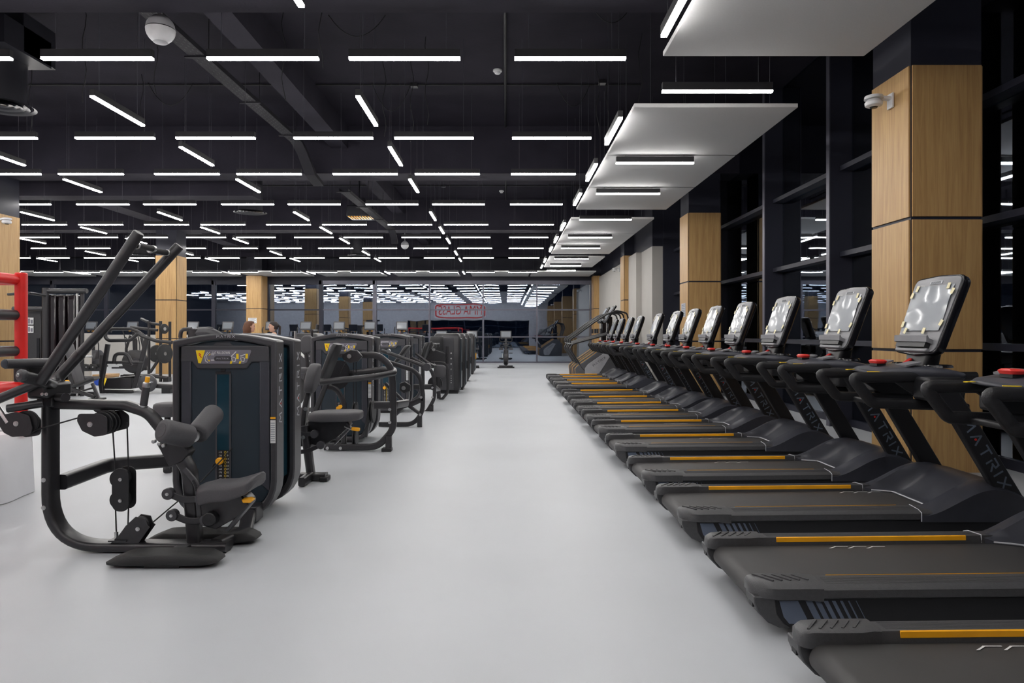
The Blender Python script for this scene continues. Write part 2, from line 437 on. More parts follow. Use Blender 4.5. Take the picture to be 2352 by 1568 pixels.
# ================================================================== CEILING PANELS
def ordinal(n):
    return ['first','second','third','fourth','fifth','sixth','seventh','eighth','ninth','tenth','eleventh','twelfth','thirteenth','fourteenth','fifteenth','sixteenth'][n-1]
PZ = CAMH + 2.76
def hang_panel(x0, x1, y0, y1, z, label):
    t = thing('acoustic_ceiling_panel', label, 'ceiling panel', ((x0+x1)/2, (y0+y1)/2, z), 'white acoustic panels hung under the ceiling')
    obj('panel_board', MB().box((x0, y0, z), (x1, y1, z + .05)), 'soffit', t, bevel=.006)
    for x in (x0 + .25, x1 - .25):
        for y in (y0 + .25, y1 - .25):
            obj('suspension_wire', MB().cyl((x, y, z + .05), (x, y, SLAB), .003, n=5), 'steelwire', t)
side = [(2.4, 4.55), (4.6, 6.8), (8.33, 10.55), (10.60, 12.87), (12.92, 15.2), (16.45, 18.75), (18.8, 21.1), (21.15, 23.7), (24.6, 26.5), (26.55, 28.4)]
for i, (a, b) in enumerate(side):
    hang_panel(1.56, 3.56, a, b, PZ, 'white acoustic panel hung over the treadmills, %s from the camera' % ordinal(i+1))
xs = [(1.1, 3.8), (-1.55, 1.0), (-4.95, -2.1), (-8.25, -5.45), (-11.6, -8.8), (-14.95, -12.1), (-18.3, -15.5), (-21.6, -18.8)]
for i, (a, b) in enumerate(xs):
    hang_panel(a, b, 28.9, 31.3, CAMH + 2.62, 'white acoustic panel before the far window wall, %s from the right' % ordinal(i+1))

# ================================================================== LINEAR LAMPS
def lamp_proto(along):
    """1.2 m lamp, diffuser bottom at z=0; long axis x or y"""
    t = thing('linear_pendant_light', '', 'pendant light')
    L2 = .6
    def bx(w0, w1, z0, z1):
        return MB().box((-L2, w0, z0), (L2, w1, z1)) if along == 'x' else MB().box((w0, -L2, z0), (w1, L2, z1))
    obj('housing', bx(-.031, .031, .022, .105), 'housing', t)
    obj('diffuser', bx(-.027, .027, 0, .022), 'lamp', t)
    return t
protos = {}
def wires_for(along, length):
    key = (along, round(length, 2))
    if key not in protos:
        ms = []
        for s in (-.45, .45):
            p = (s, 0) if along == 'x' else (0, s)
            o = obj('suspension_wire', MB().cyl((p[0], p[1], .105), (p[0], p[1], length), .0028, n=5), 'steelwire')
            ms.append(o.data); bpy.data.objects.remove(o)
        protos[key] = ms
    return protos[key]
lp = {'x': lamp_proto('x'), 'y': lamp_proto('y')}
lt = {k: tree(v) for k, v in lp.items()}
n_l = 0
def place_lamp(along, x, y, z, label, group):
    global n_l
    r = dup(lp[along], (x, y, z), label, group, t=lt[along])
    L_ = SLAB - z
    for yb in (6.64, 14.75, 22.8, 30.7):
        if yb - .02 < y < yb + .74: L_ = BEAMZ - z
    if -3.8 < x < -3.4 and along == 'y': L_ = 5.35 - z
    for me in wires_for(along, L_):
        o = bpy.data.objects.new('suspension_wire', me); scene.collection.objects.link(o); o.parent = r
    n_l += 1
HI, LO = CAMH + 2.96, CAMH + 2.69
rowsY = [-1.3, 1.6, 4.55, 7.38, 10.38, 12.72, 15.70, 18.65, 21.1, 23.8, 26.8, 28.78]
X0 = [.09, -1.70, -3.23, -5.02, -6.55, -8.34, -9.88, -11.68, -13.22, -15.02, -16.56, -18.36, -19.90, -21.70, -23.24, -25.04]
for ri, y in enumerate(rowsY):
    lim = -26.0 if y < 14 else -max(17.0, 0.76*y + .8)
    k = 0
    zz = LO - .12 if ri == len(rowsY) - 1 else HI
    for x0 in X0:
        if x0 < lim: continue
        if 14.5 < y < 15.6 and -11.9 < x0 + .6 < -10.9: continue
        k += 1
        place_lamp('x', x0 + .6, y, zz, 'crosswise linear ceiling lamp, %s from the right, %s row from the camera' % (ordinal(k), ordinal(ri+1)),
                   'crosswise linear lamps')
for ri, y in enumerate([-1.3, 1.6, 4.55, 7.45, 10.575, 12.895, 15.83, 18.775, 21.125, 24.15, 26.525, 28.6]):
    place_lamp('x', 2.30, y, LO - .06, 'crosswise linear lamp among the white side panels, %s from the camera' % ordinal(ri+1), 'linear lamps among the side panels')
S = [-.6, 2.4, 5.0, 8.55, 10.87, 13.15, 16.7, 19.05, 21.3, 24.65, 26.95, 29.2]
LX = [(1.43, LO, 'beside the white side panels'), (-1.86, HI, 'left of the aisle'), (-5.19, HI, 'over the weight machines'),
      (-8.52, HI, 'over the left hall'), (-11.87, HI, 'along the left columns'), (-15.19, HI, 'beyond the left columns'), (-18.53, HI, 'at the far left'), (-21.87, HI, 'beside the left wall')]
for li, (x, z, where) in enumerate(LX):
    k = 0
    for y in S:
        if x < (-23.0 if y < 14 else -max(15.5, .76*y + .6)): continue
        if li == 4 and any(c - .7 < y + .6 < c + 1.4 for c in COLS): continue
        zz = LO - .05 if y > 29 else z
        k += 1
        place_lamp('y', x, y + .6, zz, 'lengthwise linear lamp %s, %s from the camera' % (where, ordinal(k)), 'lengthwise linear lamps')
for v in lp.values():
    for c in kids(v): bpy.data.objects.remove(c)
    bpy.data.objects.remove(v)
print('lamps', n_l)

# ================================================================== CEILING FITTINGS
def pendant_ball(x, y, z, r, label):
    t = thing('pendant_speaker', label, 'speaker', (x, y, z))
    prof = [(r*(1-math.cos(a)), r*math.sin(a)) for a in [math.pi*k/14 for k in range(1, 8)]]
    low = MB().lathe((x, y, z - r), (0, 0, 1), prof, 32); obj('lower_shell', low, 'whiteplastic', t)
    up = MB().lathe((x, y, z + .012), (0, 0, 1), [(0, r*.985), (r*.3, r*.93), (r*.55, r*.8), (r*.78, r*.58), (r*.93, r*.32), (r*1.02, r*.15), (r*1.2, r*.11)], 32); obj('upper_shell', up, 'greyplastic', t)
    obj('seam_ring', MB().cyl((x, y, z - .004), (x, y, z + .014), r*.95, n=32), 'black', t)
    obj('grille', MB().lathe((x, y, z - r*1.005), (0, 0, 1), [(0, r*.28), (.01, r*.45), (r*.10, r*.5)], 28), 'greyplastic', t)
    obj('cord', MB().cyl((x, y, z + r*1.15), (x, y, SLAB), .008, n=8), 'whiteplastic', t)
pendant_ball(-3.86, 7.62, CAMH + 3.39, .155, 'white ball speaker hanging near the camera between ceiling lamps')
pendant_ball(-3.88, 26.1, CAMH + 3.38, .15, 'small white ball speaker hanging far down the hall')
for i, (x, y) in enumerate(((-.15, 11.6), (-.15, 21.4))):
    t = thing('smoke_detector', ['nearer white smoke detector on the dark ceiling', 'farther white smoke detector on the dark ceiling'][i], 'smoke detector', (x, y, SLAB))
    obj('base_ring', MB().lathe((x, y, SLAB), (0, 0, -1), [(0, .075), (.02, .078), (.035, .07)], 24), 'whiteplastic', t)
    obj('sensor_cap', MB().lathe((x, y, SLAB - .03), (0, 0, -1), [(0, .055), (.03, .05), (.045, .03)], 24), 'whiteplastic', t)
def diffuser(x, y, label, duct=True):
    z = CAMH + 3.12
    t = thing('ceiling_air_vent', label, 'air vent', (x, y, z))
    for k, r in enumerate((.41, .33, .25, .17, .09)):
        obj('vane_ring', MB().lathe((x, y, z + .004*k), (0, 0, 1), [(0, r), (.018, r - .035), (.024, r - .04), (.006, r - .012)], 40, caps=False), 'duct' if k % 2 else 'frame2', t)
    obj('duct_collar', MB().cyl((x, y, z + .03), (x, y, z + .62 if duct else SLAB), .30, n=36), 'duct', t)
    if duct:
        obj('duct_box', MB().box((x - 2.2, y - .35, z + .62), (x + .55, y + .3, z + 1.15)), 'duct', t, bevel=.01)
        obj('duct_arm', MB().cbox((x + .42, y - .25, z + .78), (1, -.0, 0), (0, 1, 0), (0, 0, 1), .26, .9, .36), 'duct', t)
        obj('duct_hanger', MB().box((x - .05, y - .1, z + 1.1), (x + .02, y - .05, SLAB)), 'duct', t)
diffuser(-6.95, 9.4, 'large round black air vent on a duct at the upper left')
diffuser(-6.6, 17.6, 'round black air vent under the ceiling beyond the lamps', False)
diffuser(-14.6, 27.2, 'distant round black air vent at the far left', False)
diffuser(-5.9, 27.2, 'distant round black air vent before the far windows', False)
t = thing('ceiling_heater', 'black ceiling unit with glowing orange slats', 'heater', (-4.1, 19.4, CAMH + 3.3))
obj('casing', MB().box((-4.5, 19.2, CAMH + 3.30), (-3.75, 19.9, CAMH + 3.62)), 'duct', t, bevel=.03)
obj('motor_drum', MB().cyl((-4.2, 19.5, CAMH + 3.6), (-4.2, 19.5, CAMH + 3.85), .2, n=24), 'duct', t)
obj('hanger', MB().cyl((-4.2, 19.5, CAMH + 3.8), (-4.2, 19.5, SLAB), .02, n=8), 'duct', t)
hs = MB()
for k in range(9): hs.box((-4.45 + k*.078, 19.19, CAMH + 3.285), (-4.41 + k*.078, 19.65, CAMH + 3.305))
obj('slats', hs, 'orange', t, label='orange slats')  # row of plain orange slats under the casing
# perforated cable tray
def tray(path, w_, name_label):
    t = thing('cable_tray', name_label, 'cable tray', path[0])
    mb = MB(); mb.sweep(path, [(-w_/2, 0), (w_/2, 0), (w_/2, .008), (-w_/2, .008)], (0, 0, 1)); obj('tray_floor', mb, 'tray', t)
    for s in (-1, 1):
        mb = MB(); mb.sweep(path, [(s*w_/2 - .004, 0), (s*w_/2 + .004, 0), (s*w_/2 + .004, .07), (s*w_/2 - .004, .07)], (0, 0, 1)); obj('side_wall', mb, 'tray', t)
    slots = MB(); p0, p1 = V(path[0]), V(path[1]); n = int((p1 - p0).length/.12); d = (p1-p0).normalized(); sd = d.cross(V((0,0,1))).normalized()
    for k in range(n):
        for j in (-.32, -.08, .16, .38):
            c = p0 + d*(.12*k + .06 + (.05 if j in (-.08, .38) else 0)) + sd*w_*j; slots.cbox(c - V((0,0,.0015)), d, sd, (0,0,1), .05, .012, .001)
    obj('slots', slots, 'wire', t)['kind'] = 'stuff'
    k = 0
    while k < (p1 - p0).length:
        c = p0 + d*k; mb = MB().cbox(c - V((0,0,.012)), sd, d, (0,0,1), w_ + .14, .04, .02)
        obj('bracket', mb, 'tray', t)
        obj('hanger_rod', MB().cyl(c + sd*(w_/2 + .05), V((c.x + sd.x*(w_/2+.05), c.y + sd.y*(w_/2+.05), SLAB)), .006, n=6), 'wire', t)
        k += 1.9
tray([(-4.45, 2.0, CAMH + 3.9), (-4.28, 13.9, CAMH + 3.9), (-4.25, 14.2, CAMH + 3.75), (-4.15, 14.45, CAMH + 3.35), (-4.1, 14.9, CAMH + 3.22)], .22, 'perforated cable tray running diagonally under the ceiling near the camera')
tray([(-3.72, 15.6, CAMH + 3.25), (-3.62, 21.5, CAMH + 3.25), (-3.62, 21.9, CAMH + 3.1), (-3.62, 22.1, CAMH + 2.9)], .2, 'perforated cable tray further down beyond the second beam')
tray([(-4.95, 2.0, CAMH + 3.55), (-5.05, 7.3, CAMH + 3.55), (-5.0, 7.5, CAMH + 3.65), (-4.9, 7.7, CAMH + 3.8)], .2, 'short dark cable tray at the top left of the ceiling')
# conduits on the slab
def conduit(a, b, r, label, boxes=()):
    t = thing('ceiling_conduit', label, 'conduit', a)
    obj('pipe', MB().cyl(a, b, r, n=8), 'wire', t)
    for p in boxes: obj('junction_box', MB().box((p[0]-.06, p[1]-.06, SLAB-.06), (p[0]+.06, p[1]+.06, SLAB)), 'frame', t)
conduit((-.02, 7.4, SLAB - .02), (-.02, 14.7, SLAB - .02), .022, 'black lengthwise conduit on the nearer ceiling slab')
conduit((-.02, 15.5, SLAB - .02), (-.02, 22.7, SLAB - .02), .022, 'black lengthwise conduit on the farther ceiling slab')
conduit((-8.6, 12.25, SLAB - .02), (2.4, 12.25, SLAB - .02), .016, 'thin black crosswise conduit on the nearer ceiling slab', [(-1.65, 12.25), (-4.1, 12.25), (1.7, 12.1)])
conduit((-9.0, 20.6, SLAB - .02), (3.2, 20.6, SLAB - .02), .016, 'thin black crosswise conduit on the farther ceiling slab', [(-1.9, 20.6), (2.6, 20.5)])
# loose sagging wires
def sag(a, b, drop, n=10):
    a, b = V(a), V(b)
    return [a.lerp(b, k/n) - V((0, 0, drop*4*(k/n)*(1-k/n))) for k in range(n + 1)]
wl = [((-7.2, 7.6), (-5.7, 7.7), .35, 'first'), ((-5.6, 8.2), (-4.9, 8.3), .4, 'second'), ((-2.9, 7.9), (-1.75, 8.0), .45, 'third'), ((-1.75, 8.0), (-1.45, 8.05), .4, 'fourth'),
      ((-2.5, 9.6), (-1.7, 9.6), .3, 'fifth'), ((1.2, 9.4), (1.7, 9.4), .2, 'sixth'), ((1.75, 8.2), (2.1, 8.2), .3, 'seventh'), ((-6.4, 12.2), (-5.6, 12.2), .4, 'eighth'),
      ((-2.4, 12.2), (-1.7, 12.2), .5, 'ninth'), ((.9, 12.2), (1.5, 12.3), .4, 'tenth')]
for (a, b, d, nm) in wl:
    o = obj('ceiling_cable', MB().tube(sag((a[0], a[1], SLAB - .004), (b[0], b[1], SLAB - .004), d), .007, 6), 'wire')
    tag(o, 'loose black wire sagging from the ceiling slab, %s from the near left' % nm, 'cable', 'loose ceiling wires')
vl = [(-5.75, 9.3), (-4.62, 9.0), (-3.0, 9.2), (-2.2, 8.1), (-1.95, 10.9), (-1.55, 11.2), (-6.3, 11.8), (1.72, 11.6), (2.0, 10.2), (1.45, 10.8), (-1.2, 10.3), (-7.6, 10.9)]
for i, (x, y) in enumerate(vl):
    pts = [(x + .03*math.sin(k*1.3 + i), y, SLAB - k*(SLAB - 4.5)/9) for k in range(10)]
    o = obj('ceiling_cable', MB().tube(pts, .006, 6, up=(0, 1, 0)), 'wire')
    tag(o, 'thin black power wire dropping from the ceiling to the lamps', 'cable', 'power wires dropping to the lamps')

# cameras on the columns
def sec_cam(p, sx, label, s=1.0):
    t = thing('security_camera', label, 'security camera', p); x, y, z = p
    obj('wall_plate', MB().box((x, y - .05*s, z - .06*s), (x - sx*.02*s, y + .05*s, z + .09*s)), 'whiteplastic', t, bevel=.005)
    obj('arm', MB().sweep([(x - sx*.01*s, y, z + .04*s), (x - sx*.13*s, y, z + .05*s), (x - sx*.17*s, y, z + .05*s)], rrect(.06*s, .04*s, .015*s), (0, 0, 1)), 'whiteplastic', t)
    c = (x - sx*.18*s, y, z)
    obj('mount_disc', MB().lathe((c[0], c[1], c[2] + .035*s), (0, 0, 1), [(0, .09*s), (.03*s, .085*s), (.04*s, .05*s)], 24), 'whiteplastic', t)
    h = obj('camera_head', MB().lathe((c[0], c[1], c[2] + .03*s), (0, 0, -1), [(0, .06*s), (.03*s, .085*s), (.06*s, .08*s), (.075*s, .055*s)], 24), 'whiteplastic', t)
    obj('lens', MB().lathe((c[0], c[1], c[2] - .045*s), (0, 0, -1), [(0, .04*s), (.012*s, .03*s)], 16), 'gloss', h)
sec_cam((3.92, 6.95, 3.70), 1, 'white dome camera on the nearest oak column', 1.0)
sec_cam((-11.03, 14.80, 3.78), -1, 'white camera high on the oak column at the left edge', 1.1)
sec_cam((4.175, 25.2, 4.0-.3), 1, 'small white camera high on the far grey wall', 1.0)
# notices on the columns
def notice(name, a, b, m, label, lines=6, axis='y'):
    t = thing(name, label, 'sign', a)
    obj('sheet', MB().box(a, b), m, t)
    pr = MB(); x0, x1 = sorted((a[0], b[0])); z0, z1 = sorted((a[2], b[2])); y = min(a[1], b[1]) - .001
    for k in range(lines):
        z = z1 - (k + .7)*(z1 - z0)/(lines + .4); pr.box((x0 + .1*(x1-x0), y, z), (x1 - (.1 + .15*(k % 2))*(x1-x0), y - .0005, z + .25*(z1-z0)/lines))
    obj('print', pr, 'letter', t)
nx = 3.93 - .006
t = thing('wall_notice', 'pale printed notice on the side of the second oak column', 'sign', (nx, 15.0, 1.85))
obj('sheet', MB().box((nx - .004, 14.95, 1.72), (nx, 15.30, 2.02)), 'letter2', t)
pr = MB()
for k in range(7): pr.box((nx - .0055, 15.0, 1.75 + k*.037), (nx - .0045, 15.25, 1.765 + k*.037))
obj('print', pr, 'letter', t)
notice('wall_notice', (-11.62, 30.735, 1.82), (-11.24, 30.743, 2.06), 'white', 'white notice on the far oak column above the two women', 5)

# ================================================================== TREADMILL
def make_treadmill():
    t = thing('treadmill', '', 'treadmill')
    W = .42
    inc = lambda x: .010*x
    # base frame (box between the rails) and side skirts
    for s in (-1, 1):
        sk = MB(); sk.prism([(.13, s*.402, .055), (2.02, s*.402, .075), (2.02, s*.402, .185), (.06, s*.402, .178), (.075, s*.402, .10)], (0, -s*.03, 0))
        o = obj('side_skirt', sk, 'black', t, bevel=.004)
        d = MB()
        zt, zb = .166, .064
        xs_ = [(.125, .215), (.225, .255), (.268, .292), (.306, .326), (.343, .359), (.379, .391), (.414, .421), (.449, .4525)]
        for k, (a, b) in enumerate(xs_):
            sh = .052
            if k == 0: pts = [(a - .015, zt), (b - sh + .03, zt), (b + .03, zb), (a + .03, zb), (a + .005, zb + .03)]
            else: pts = [(a, zt), (b, zt), (b + sh, zb), (a + sh, zb)]
            d.prism([(p[0], s*.4025, p[1]) for p in pts], (0, s*.0012, 0))
        obj('slanted_stripes', d, 'slash', o, smooth=0)
    obj('base_frame', MB().box((.10, -.37, .045), (2.05, .37, .165)), 'black', t)
    for x, y in ((.35, -.33), (.35, .33), (1.95, -.33), (1.95, .33)):
        obj('foot', MB().lathe((x, y, 0), (0, 0, 1), [(0, .035), (.012, .035), (.02, .02), (.05, .018)], 14), 'black', t)
    # belt with rear roller
    prof = [(.075 - .052*math.sin(a), .145 + .052*math.cos(a)) for a in [math.pi*k/10 for k in range(11)]]
    prof = [(1.72, .197 + inc(1.72))] + prof + [(1.72, .10)]
    bl = MB(); bl.loft([[(x, -.272, z) for x, z in prof], [(x, .272, z) for x, z in prof]]); obj('running_belt', bl, 'belt', t)
    # side rails with ribbed tops
    for s in (-1, 1):
        r = MB()
        sec = lambda x, i0: [(x, s*i0, .208 + inc(x)), (x, s*(i0 + .006), .236 + inc(x)), (x, s*.392, .230 + inc(x)), (x, s*.418, .214 + inc(x)), (x, s*.420, .182 + inc(x)), (x, s*.405, .172 + inc(x)), (x, s*i0, .172 + inc(x))]
        r.loft([sec(.27, .285), sec(1.56, .285)]); ro = obj('side_rail', r, 'rail', t)
        rb = MB()
        for k in range(6):
            y_ = .315 + k*.012; zt_ = .2358 - .006*(y_ - .291)/.1
            rb.loft([[(x, s*y_, zt_ - .002 + inc(x)), (x, s*y_, zt_ + .0010 + inc(x)), (x, s*(y_ + .005), zt_ + .0010 + inc(x)), (x, s*(y_ + .005), zt_ - .002 + inc(x))] for x in (.33, 1.48)])
        obj('ribs', rb, 'rail', ro, smooth=0)
        st = MB(); y0 = s*.2835
        st.loft([[(x, y0, .213 + inc(x)), (x, y0, .2355 + inc(x)), (x, s*.290, .2385 + inc(x)), (x, s*.292, .213 + inc(x))] for x in (.37, 1.40)])
        obj('orange_strip', st, 'orange', ro, label='orange strip')
        # moulded end cap
        c = MB()
        def csec(x, yi, yo, zt, zb): return [(x, s*yi, zb), (x, s*yi, zt), (x, s*(yi + .012), zt + .006), (x, s*(yo - .03), zt + .002), (x, s*yo, zt - .016), (x, s*yo, zb)]
        c.loft([csec(-.004, .285, .352, .222, .185), csec(.008, .276, .385, .234, .183), (csec(.04, .272, .412, .240, .180)), csec(.10, .270, .4225, .240, .176),
                csec(.22, .270, .4225, .241, .176), csec(.27, .282, .4235, .2415, .170), csec(.30, .282, .4235, .2405, .170)])
        co = obj('end_cap', c, 'rail', t, smooth=55)
        g = MB()
        for k in range(5):
            x = .04 + k*.042
            g.cbox((x + .022, s*.335, .2445), (.62, s*.78, 0), (-s*.78, .62, 0), (0, 0, 1), .105 - k*.006, .009, .009)
        obj('tread_ridges', g, 'rail', co)
        e = MB(); pr = [(-.004, .186), (-.002, .155), (.015, .115), (.06, .070), (.11, .047), (.16, .047), (.13, .065), (.10, .11), (.09, .186)]
        e.prism([(p[0], s*.30, p[1]) for p in pr], (0, s*.108, 0)); obj('cap_skirt', e, 'rail', co, bevel=.006)
        obj('cap_slot', MB().box((.001, s*.335, .128), (.012, s*.375, .152)), 'black', co)
    # motor hood
    NX, NY = 16, 20
    def hz(u, yy):
        a = min(1, max(0, (u - .0)/.62)); b = a*a*(3 - 2*a)
        z = .243 + .165*b
        if u > .62: c = (u - .62)/.38; z -= .13*c*c
        k = abs(yy)/.425
        edge = max(0, (k - .80)/.20)
        z -= .030*edge*edge + (.02*max(0, .5 - u)*2 if k < .66 else 0)
        z += .010*math.exp(-((k - .70)/.05)**2)*min(1, u*3)
        return z
    def hx0(yy):
        k = abs(yy); q = min(1, max(0, (k - .20)/.10)); q = q*q*(3 - 2*q); return 1.665 - .185*q
    top = []
    for j in range(NX + 1):
        u = j/NX; row = []
        for i in range(NY + 1):
            yy = -.425 + .85*i/NY; x0 = hx0(yy); row.append(V((x0 + (2.22 - x0)*u, yy, hz(u, yy))))
        top.append(row)
    h = MB(); vs = [p for r_ in top for p in r_]; fs = []
    n = NY + 1
    for j in range(NX):
        for i in range(NY): fs.append((j*n+i, j*n+i+1, (j+1)*n+i+1, (j+1)*n+i))
    per = [j*n for j in range(NX + 1)] + [NX*n + i for i in range(1, n)] + [j*n + NY for j in range(NX - 1, -1, -1)] + [i for i in range(NY - 1, 0, -1)]
    base = len(vs)
    for q in per:
        p = vs[q]; dz = .178 if abs(p.y) > .42 or p.x > 2.2 else p.z - .026
        if p.x > 2.2: dz = .10
        vs.append(V((p.x, p.y, dz)))
    for k in range(len(per)):
        l = (k + 1) % len(per); fs.append((per[k], per[l], base + l, base + k))
    h.add(vs, fs)
    ho = obj('motor_hood', h, 'hood', t, smooth=50)
    ed = MB(); pts = [V((hx0(y_) - .003, y_, hz(0, y_) - .001)) for y_ in [-.262 + .524*k/20 for k in range(21)]]
    ed.tube(pts, .0055, 6, up=(0, 0, 1)); obj('edge_trim', ed, 'letter2', ho, label='pale edge trim')
    for s in (-1, 1):
        sm = MB(); sm.tube([(1.487, s*.287, .212), (1.487, s*.289, .2545), (1.483, s*.39, .249), (1.482, s*.4265, .236), (1.482, s*.4275, .182)], .0028, 6, up=(1, 0, 0)); obj('seam_trim', sm, 'letter2', ho)
    lb = MB().cbox((2.10, -.12, hz(.82, -.12) + .004), (1, 0, -.35), (0, 1, 0), (.35, 0, 1), .07, .20, .003); obj('rating_label', lb, 'letter2', ho)
    # uprights with lettering
    for s in (-1, 1):
        u = MB()
        def usec(z, w_): xx = 1.72 - .60*(z - .895); return [(xx - w_/2, s*.345, z), (xx + w_/2, s*.345, z), (xx + w_/2, s*.400, z), (xx - w_/2, s*.400, z)]
        u.loft([usec(.06, .165), usec(.35, .155), usec(.90, .15), usec(1.045, .15)])
        uo = obj('upright', u, 'black', t, bevel=.010, seg=3)
        dr = V((.60, 0, -1)).normalized(); n_ = V((0, s, 0))
        rd = dr if s < 0 else -dr
        c = V((1.72 - .60*(.60 - .895), s*.400, .60)) + V((.004, 0, 0))
        lt_, dt_ = word_matrix(c, rd, n_, .060, .50, .17)
        lo = obj('lettering', lt_, 'letter', uo, smooth=0)
        obj('red_dot', dt_, 'red', uo, smooth=0)
    obj('front_wheel_cover', MB().box((2.02, -.36, .03), (2.20, .36, .16)), 'black', t, bevel=.02)
    # handlebars: long moulded loops
    for s in (-1, 1):
        y = s*.235
        p = [(1.95, y, 1.068), (1.145, y, 1.066), (1.275, y, .900), (1.80, y, .885)]
        hb = MB(); pa = fillet(p, [0, .022, .06, 0], 6)
        rings = []
        for i, q in enumerate(pa):
            pass
        hb.sweep(pa, [(a*1.0, b) for a, b in rrect(.070, .054, .026, 5)], (0, 1, 0)); ho_ = obj('handlebar', hb, 'grip', t, smooth=60)
        web = MB(); web.prism([(1.62, y - .012, .90), (1.86, y - .012, .90), (1.90, y - .012, 1.06), (1.50, y - .012, 1.06), (1.42, y - .012, 1.035)], (0, .024, 0)); obj('bar_web', web, 'black', t, bevel=.004)
    obj('cross_bar', MB().sweep([(1.40, -.235, .885), (1.40, .235, .885)], rrect(.05, .035, .015), (0, 0, 1)), 'black', t)
    for s in (-1, 1):
        obj('arm_bracket', MB().cbox((1.66, s*.31, 1.00), (1, 0, 0), (0, 1, 0), (0, 0, 1), .24, .17, .15), 'black', t, bevel=.02)
        obj('arm_bracket', MB().cbox((1.76, s*.30, .885), (1, 0, 0), (0, 1, 0), (0, 0, 1), .14, .12, .045), 'black', t, bevel=.01)
    # dashboard
    d = MB(); rings = []
    for x, hw, z0, z1 in ((1.36, .19, 1.085, 1.105), (1.40, .215, 1.075, 1.125), (1.50, .235, 1.06, 1.140), (1.62, .285, 1.05, 1.142), (1.74, .325, 1.045, 1.130), (1.82, .315, 1.045, 1.112), (1.88, .25, 1.05, 1.095), (1.905, .12, 1.06, 1.08)):
        rings.append([(x, a*hw/.5, z0 + (b + .5)*(z1 - z0)) for a, b in rrect(1.0, 1.0, .28, 4)])
    d.loft(rings); do = obj('dashboard', d, 'hood', t, smooth=60)
    for s in (-1, 1):
        obj('cup_holder', MB().lathe((1.735, s*.19, 1.128), (0, 0, 1), [(0, .085), (.012, .082), (.018, .075), (.012, .068), (.008, .066)], 28), 'gloss', do)
        obj('key_pad', MB().cbox((1.555, s*.16, 1.150), (1, 0, .22), (0, 1, 0), (-.22, 0, 1), .10, .13, .012), 'console', do)
        w_ = MB().cbox((1.335, s*.15, 1.098), (1, s*.4, 0), (-s*.4, 1, 0), (0, 0, 1), .085, .022, .004); obj('warning_label', w_, 'yellow', do)
    bk = MB().loft([[V((1.44, 0, 1.148)) + V((a, b, 0)) for a, b in rrect(.070, .115, .025)], [V((1.44, 0, 1.164)) + V((a, b, 0)) for a, b in rrect(.080, .13, .025)], [V((1.44, 0, 1.174)) + V((a, b, 0)) for a, b in rrect(.06, .10, .025)]])
    obj('stop_button', bk, 'red', do, label='red stop button'); obj('stop_button_stem', MB().box((1.41, -.045, 1.13), (1.47, .045, 1.15)), 'black', do)
    obj('safety_key', MB().cbox((1.66, .03, 1.158), (1, .4, .5), (-.4, 1, 0), (0, 0, 1), .075, .03, .018), 'red', do, bevel=.005)
    # console: slab tilted forward
    base, topc = V((1.685, 0, 1.222)), V((1.865, 0, 1.738)); up = (topc - base); H = up.length; up.normalize()
    nrm = V((-up.z, 0, up.x)); nrm.normalize()              # faces the runner (and slightly up)
    fx = V((0, 1, 0))
    def P3(u, v, d_): return base + fx*u + up*v + nrm*d_   # u across, v up, d out of the face
    rings = []
    def cring(d_, grow, wt=.245, wb=.218):
        out = [(-.238, .0), (0, -.022), (.238, .0), (.264, H), (0, H + .014), (-.264, H)]
        q_ = fillet([V((a, b, 0)) for a, b in out], [.055, .3, .055, .055, .4, .055], 6, closed=True); cv = .5*H
        return [P3(q.x*grow, cv + (q.y - cv)*grow, d_) for q in q_]
    cs = MB(); cs.loft([cring(-.075, .86), cring(-.062, .955), cring(-.045, .985), cring(-.010, 1.0), cring(-.002, .992), cring(0, .97)]); co = obj('console', cs, 'gloss', t, smooth=60)
    fc = MB(); fc.loft([cring(-.001, .955), cring(.004, .952), cring(.006, .942)]); obj('face_plate', fc, 'console', co, smooth=30)
    sc_ = MB().cbox(P3(0, .315, .0075), fx, up, nrm, .40, .305, .003); obj('screen', sc_, 'screen', co, smooth=0)
    # wavy protective film
    fm = MB(); NF = 14; vs = []; fs = []
    for j in range(NF + 1):
        for i in range(NF + 1):
            a, b = i/NF - .5, j/NF - .5
            dd = .0150 + .0030*math.sin(4*a + 3*b + 1) * math.cos(6*b - 3*a) + .0012*math.sin(17*a*b + 6*a)
            vs.append(P3(a*.425, .315 + b*.325, dd))
    for j in range(NF):
        for i in range(NF): fs.append((j*(NF+1)+i, j*(NF+1)+i+1, (j+1)*(NF+1)+i+1, (j+1)*(NF+1)+i))
    fm.add(vs, fs); obj('protective_film', fm, 'film', co, smooth=180)
    for (u, v_, r_) in ((-.165, .465, 0), (.175, .462, .2), (-.222, .425, .3), (.212, .415, .1), (-.218, .205, .4), (.205, .200, 0), (-.06, .150, .1), (.15, .150, .2)):
        a_ = fx*math.cos(r_) + up*math.sin(r_); b_ = up*math.cos(r_) - fx*math.sin(r_)
        obj('masking_tape', MB().cbox(P3(u, v_, .020), a_, b_, nrm, .030, .042, .0015), 'tape', co, smooth=0)
    sp = MB().cbox(P3(0, .502, .008), fx, up, nrm, .13, .024, .006); so = obj('speaker_grille', sp, 'letter2', co, bevel=.006)
    gr = MB()
    for k in range(12): gr.cbox(P3(-.05 + k*.009, .502, .0118), fx, up, nrm, .003, .016, .001)
    obj('grille_slots', gr, 'black', so, smooth=0)
    lt_, dt_ = word_matrix(P3(.16, .488, .0065), -fx, nrm, .011, .075, .2, .0006)
    obj('lettering', lt_, 'white', co, smooth=0)
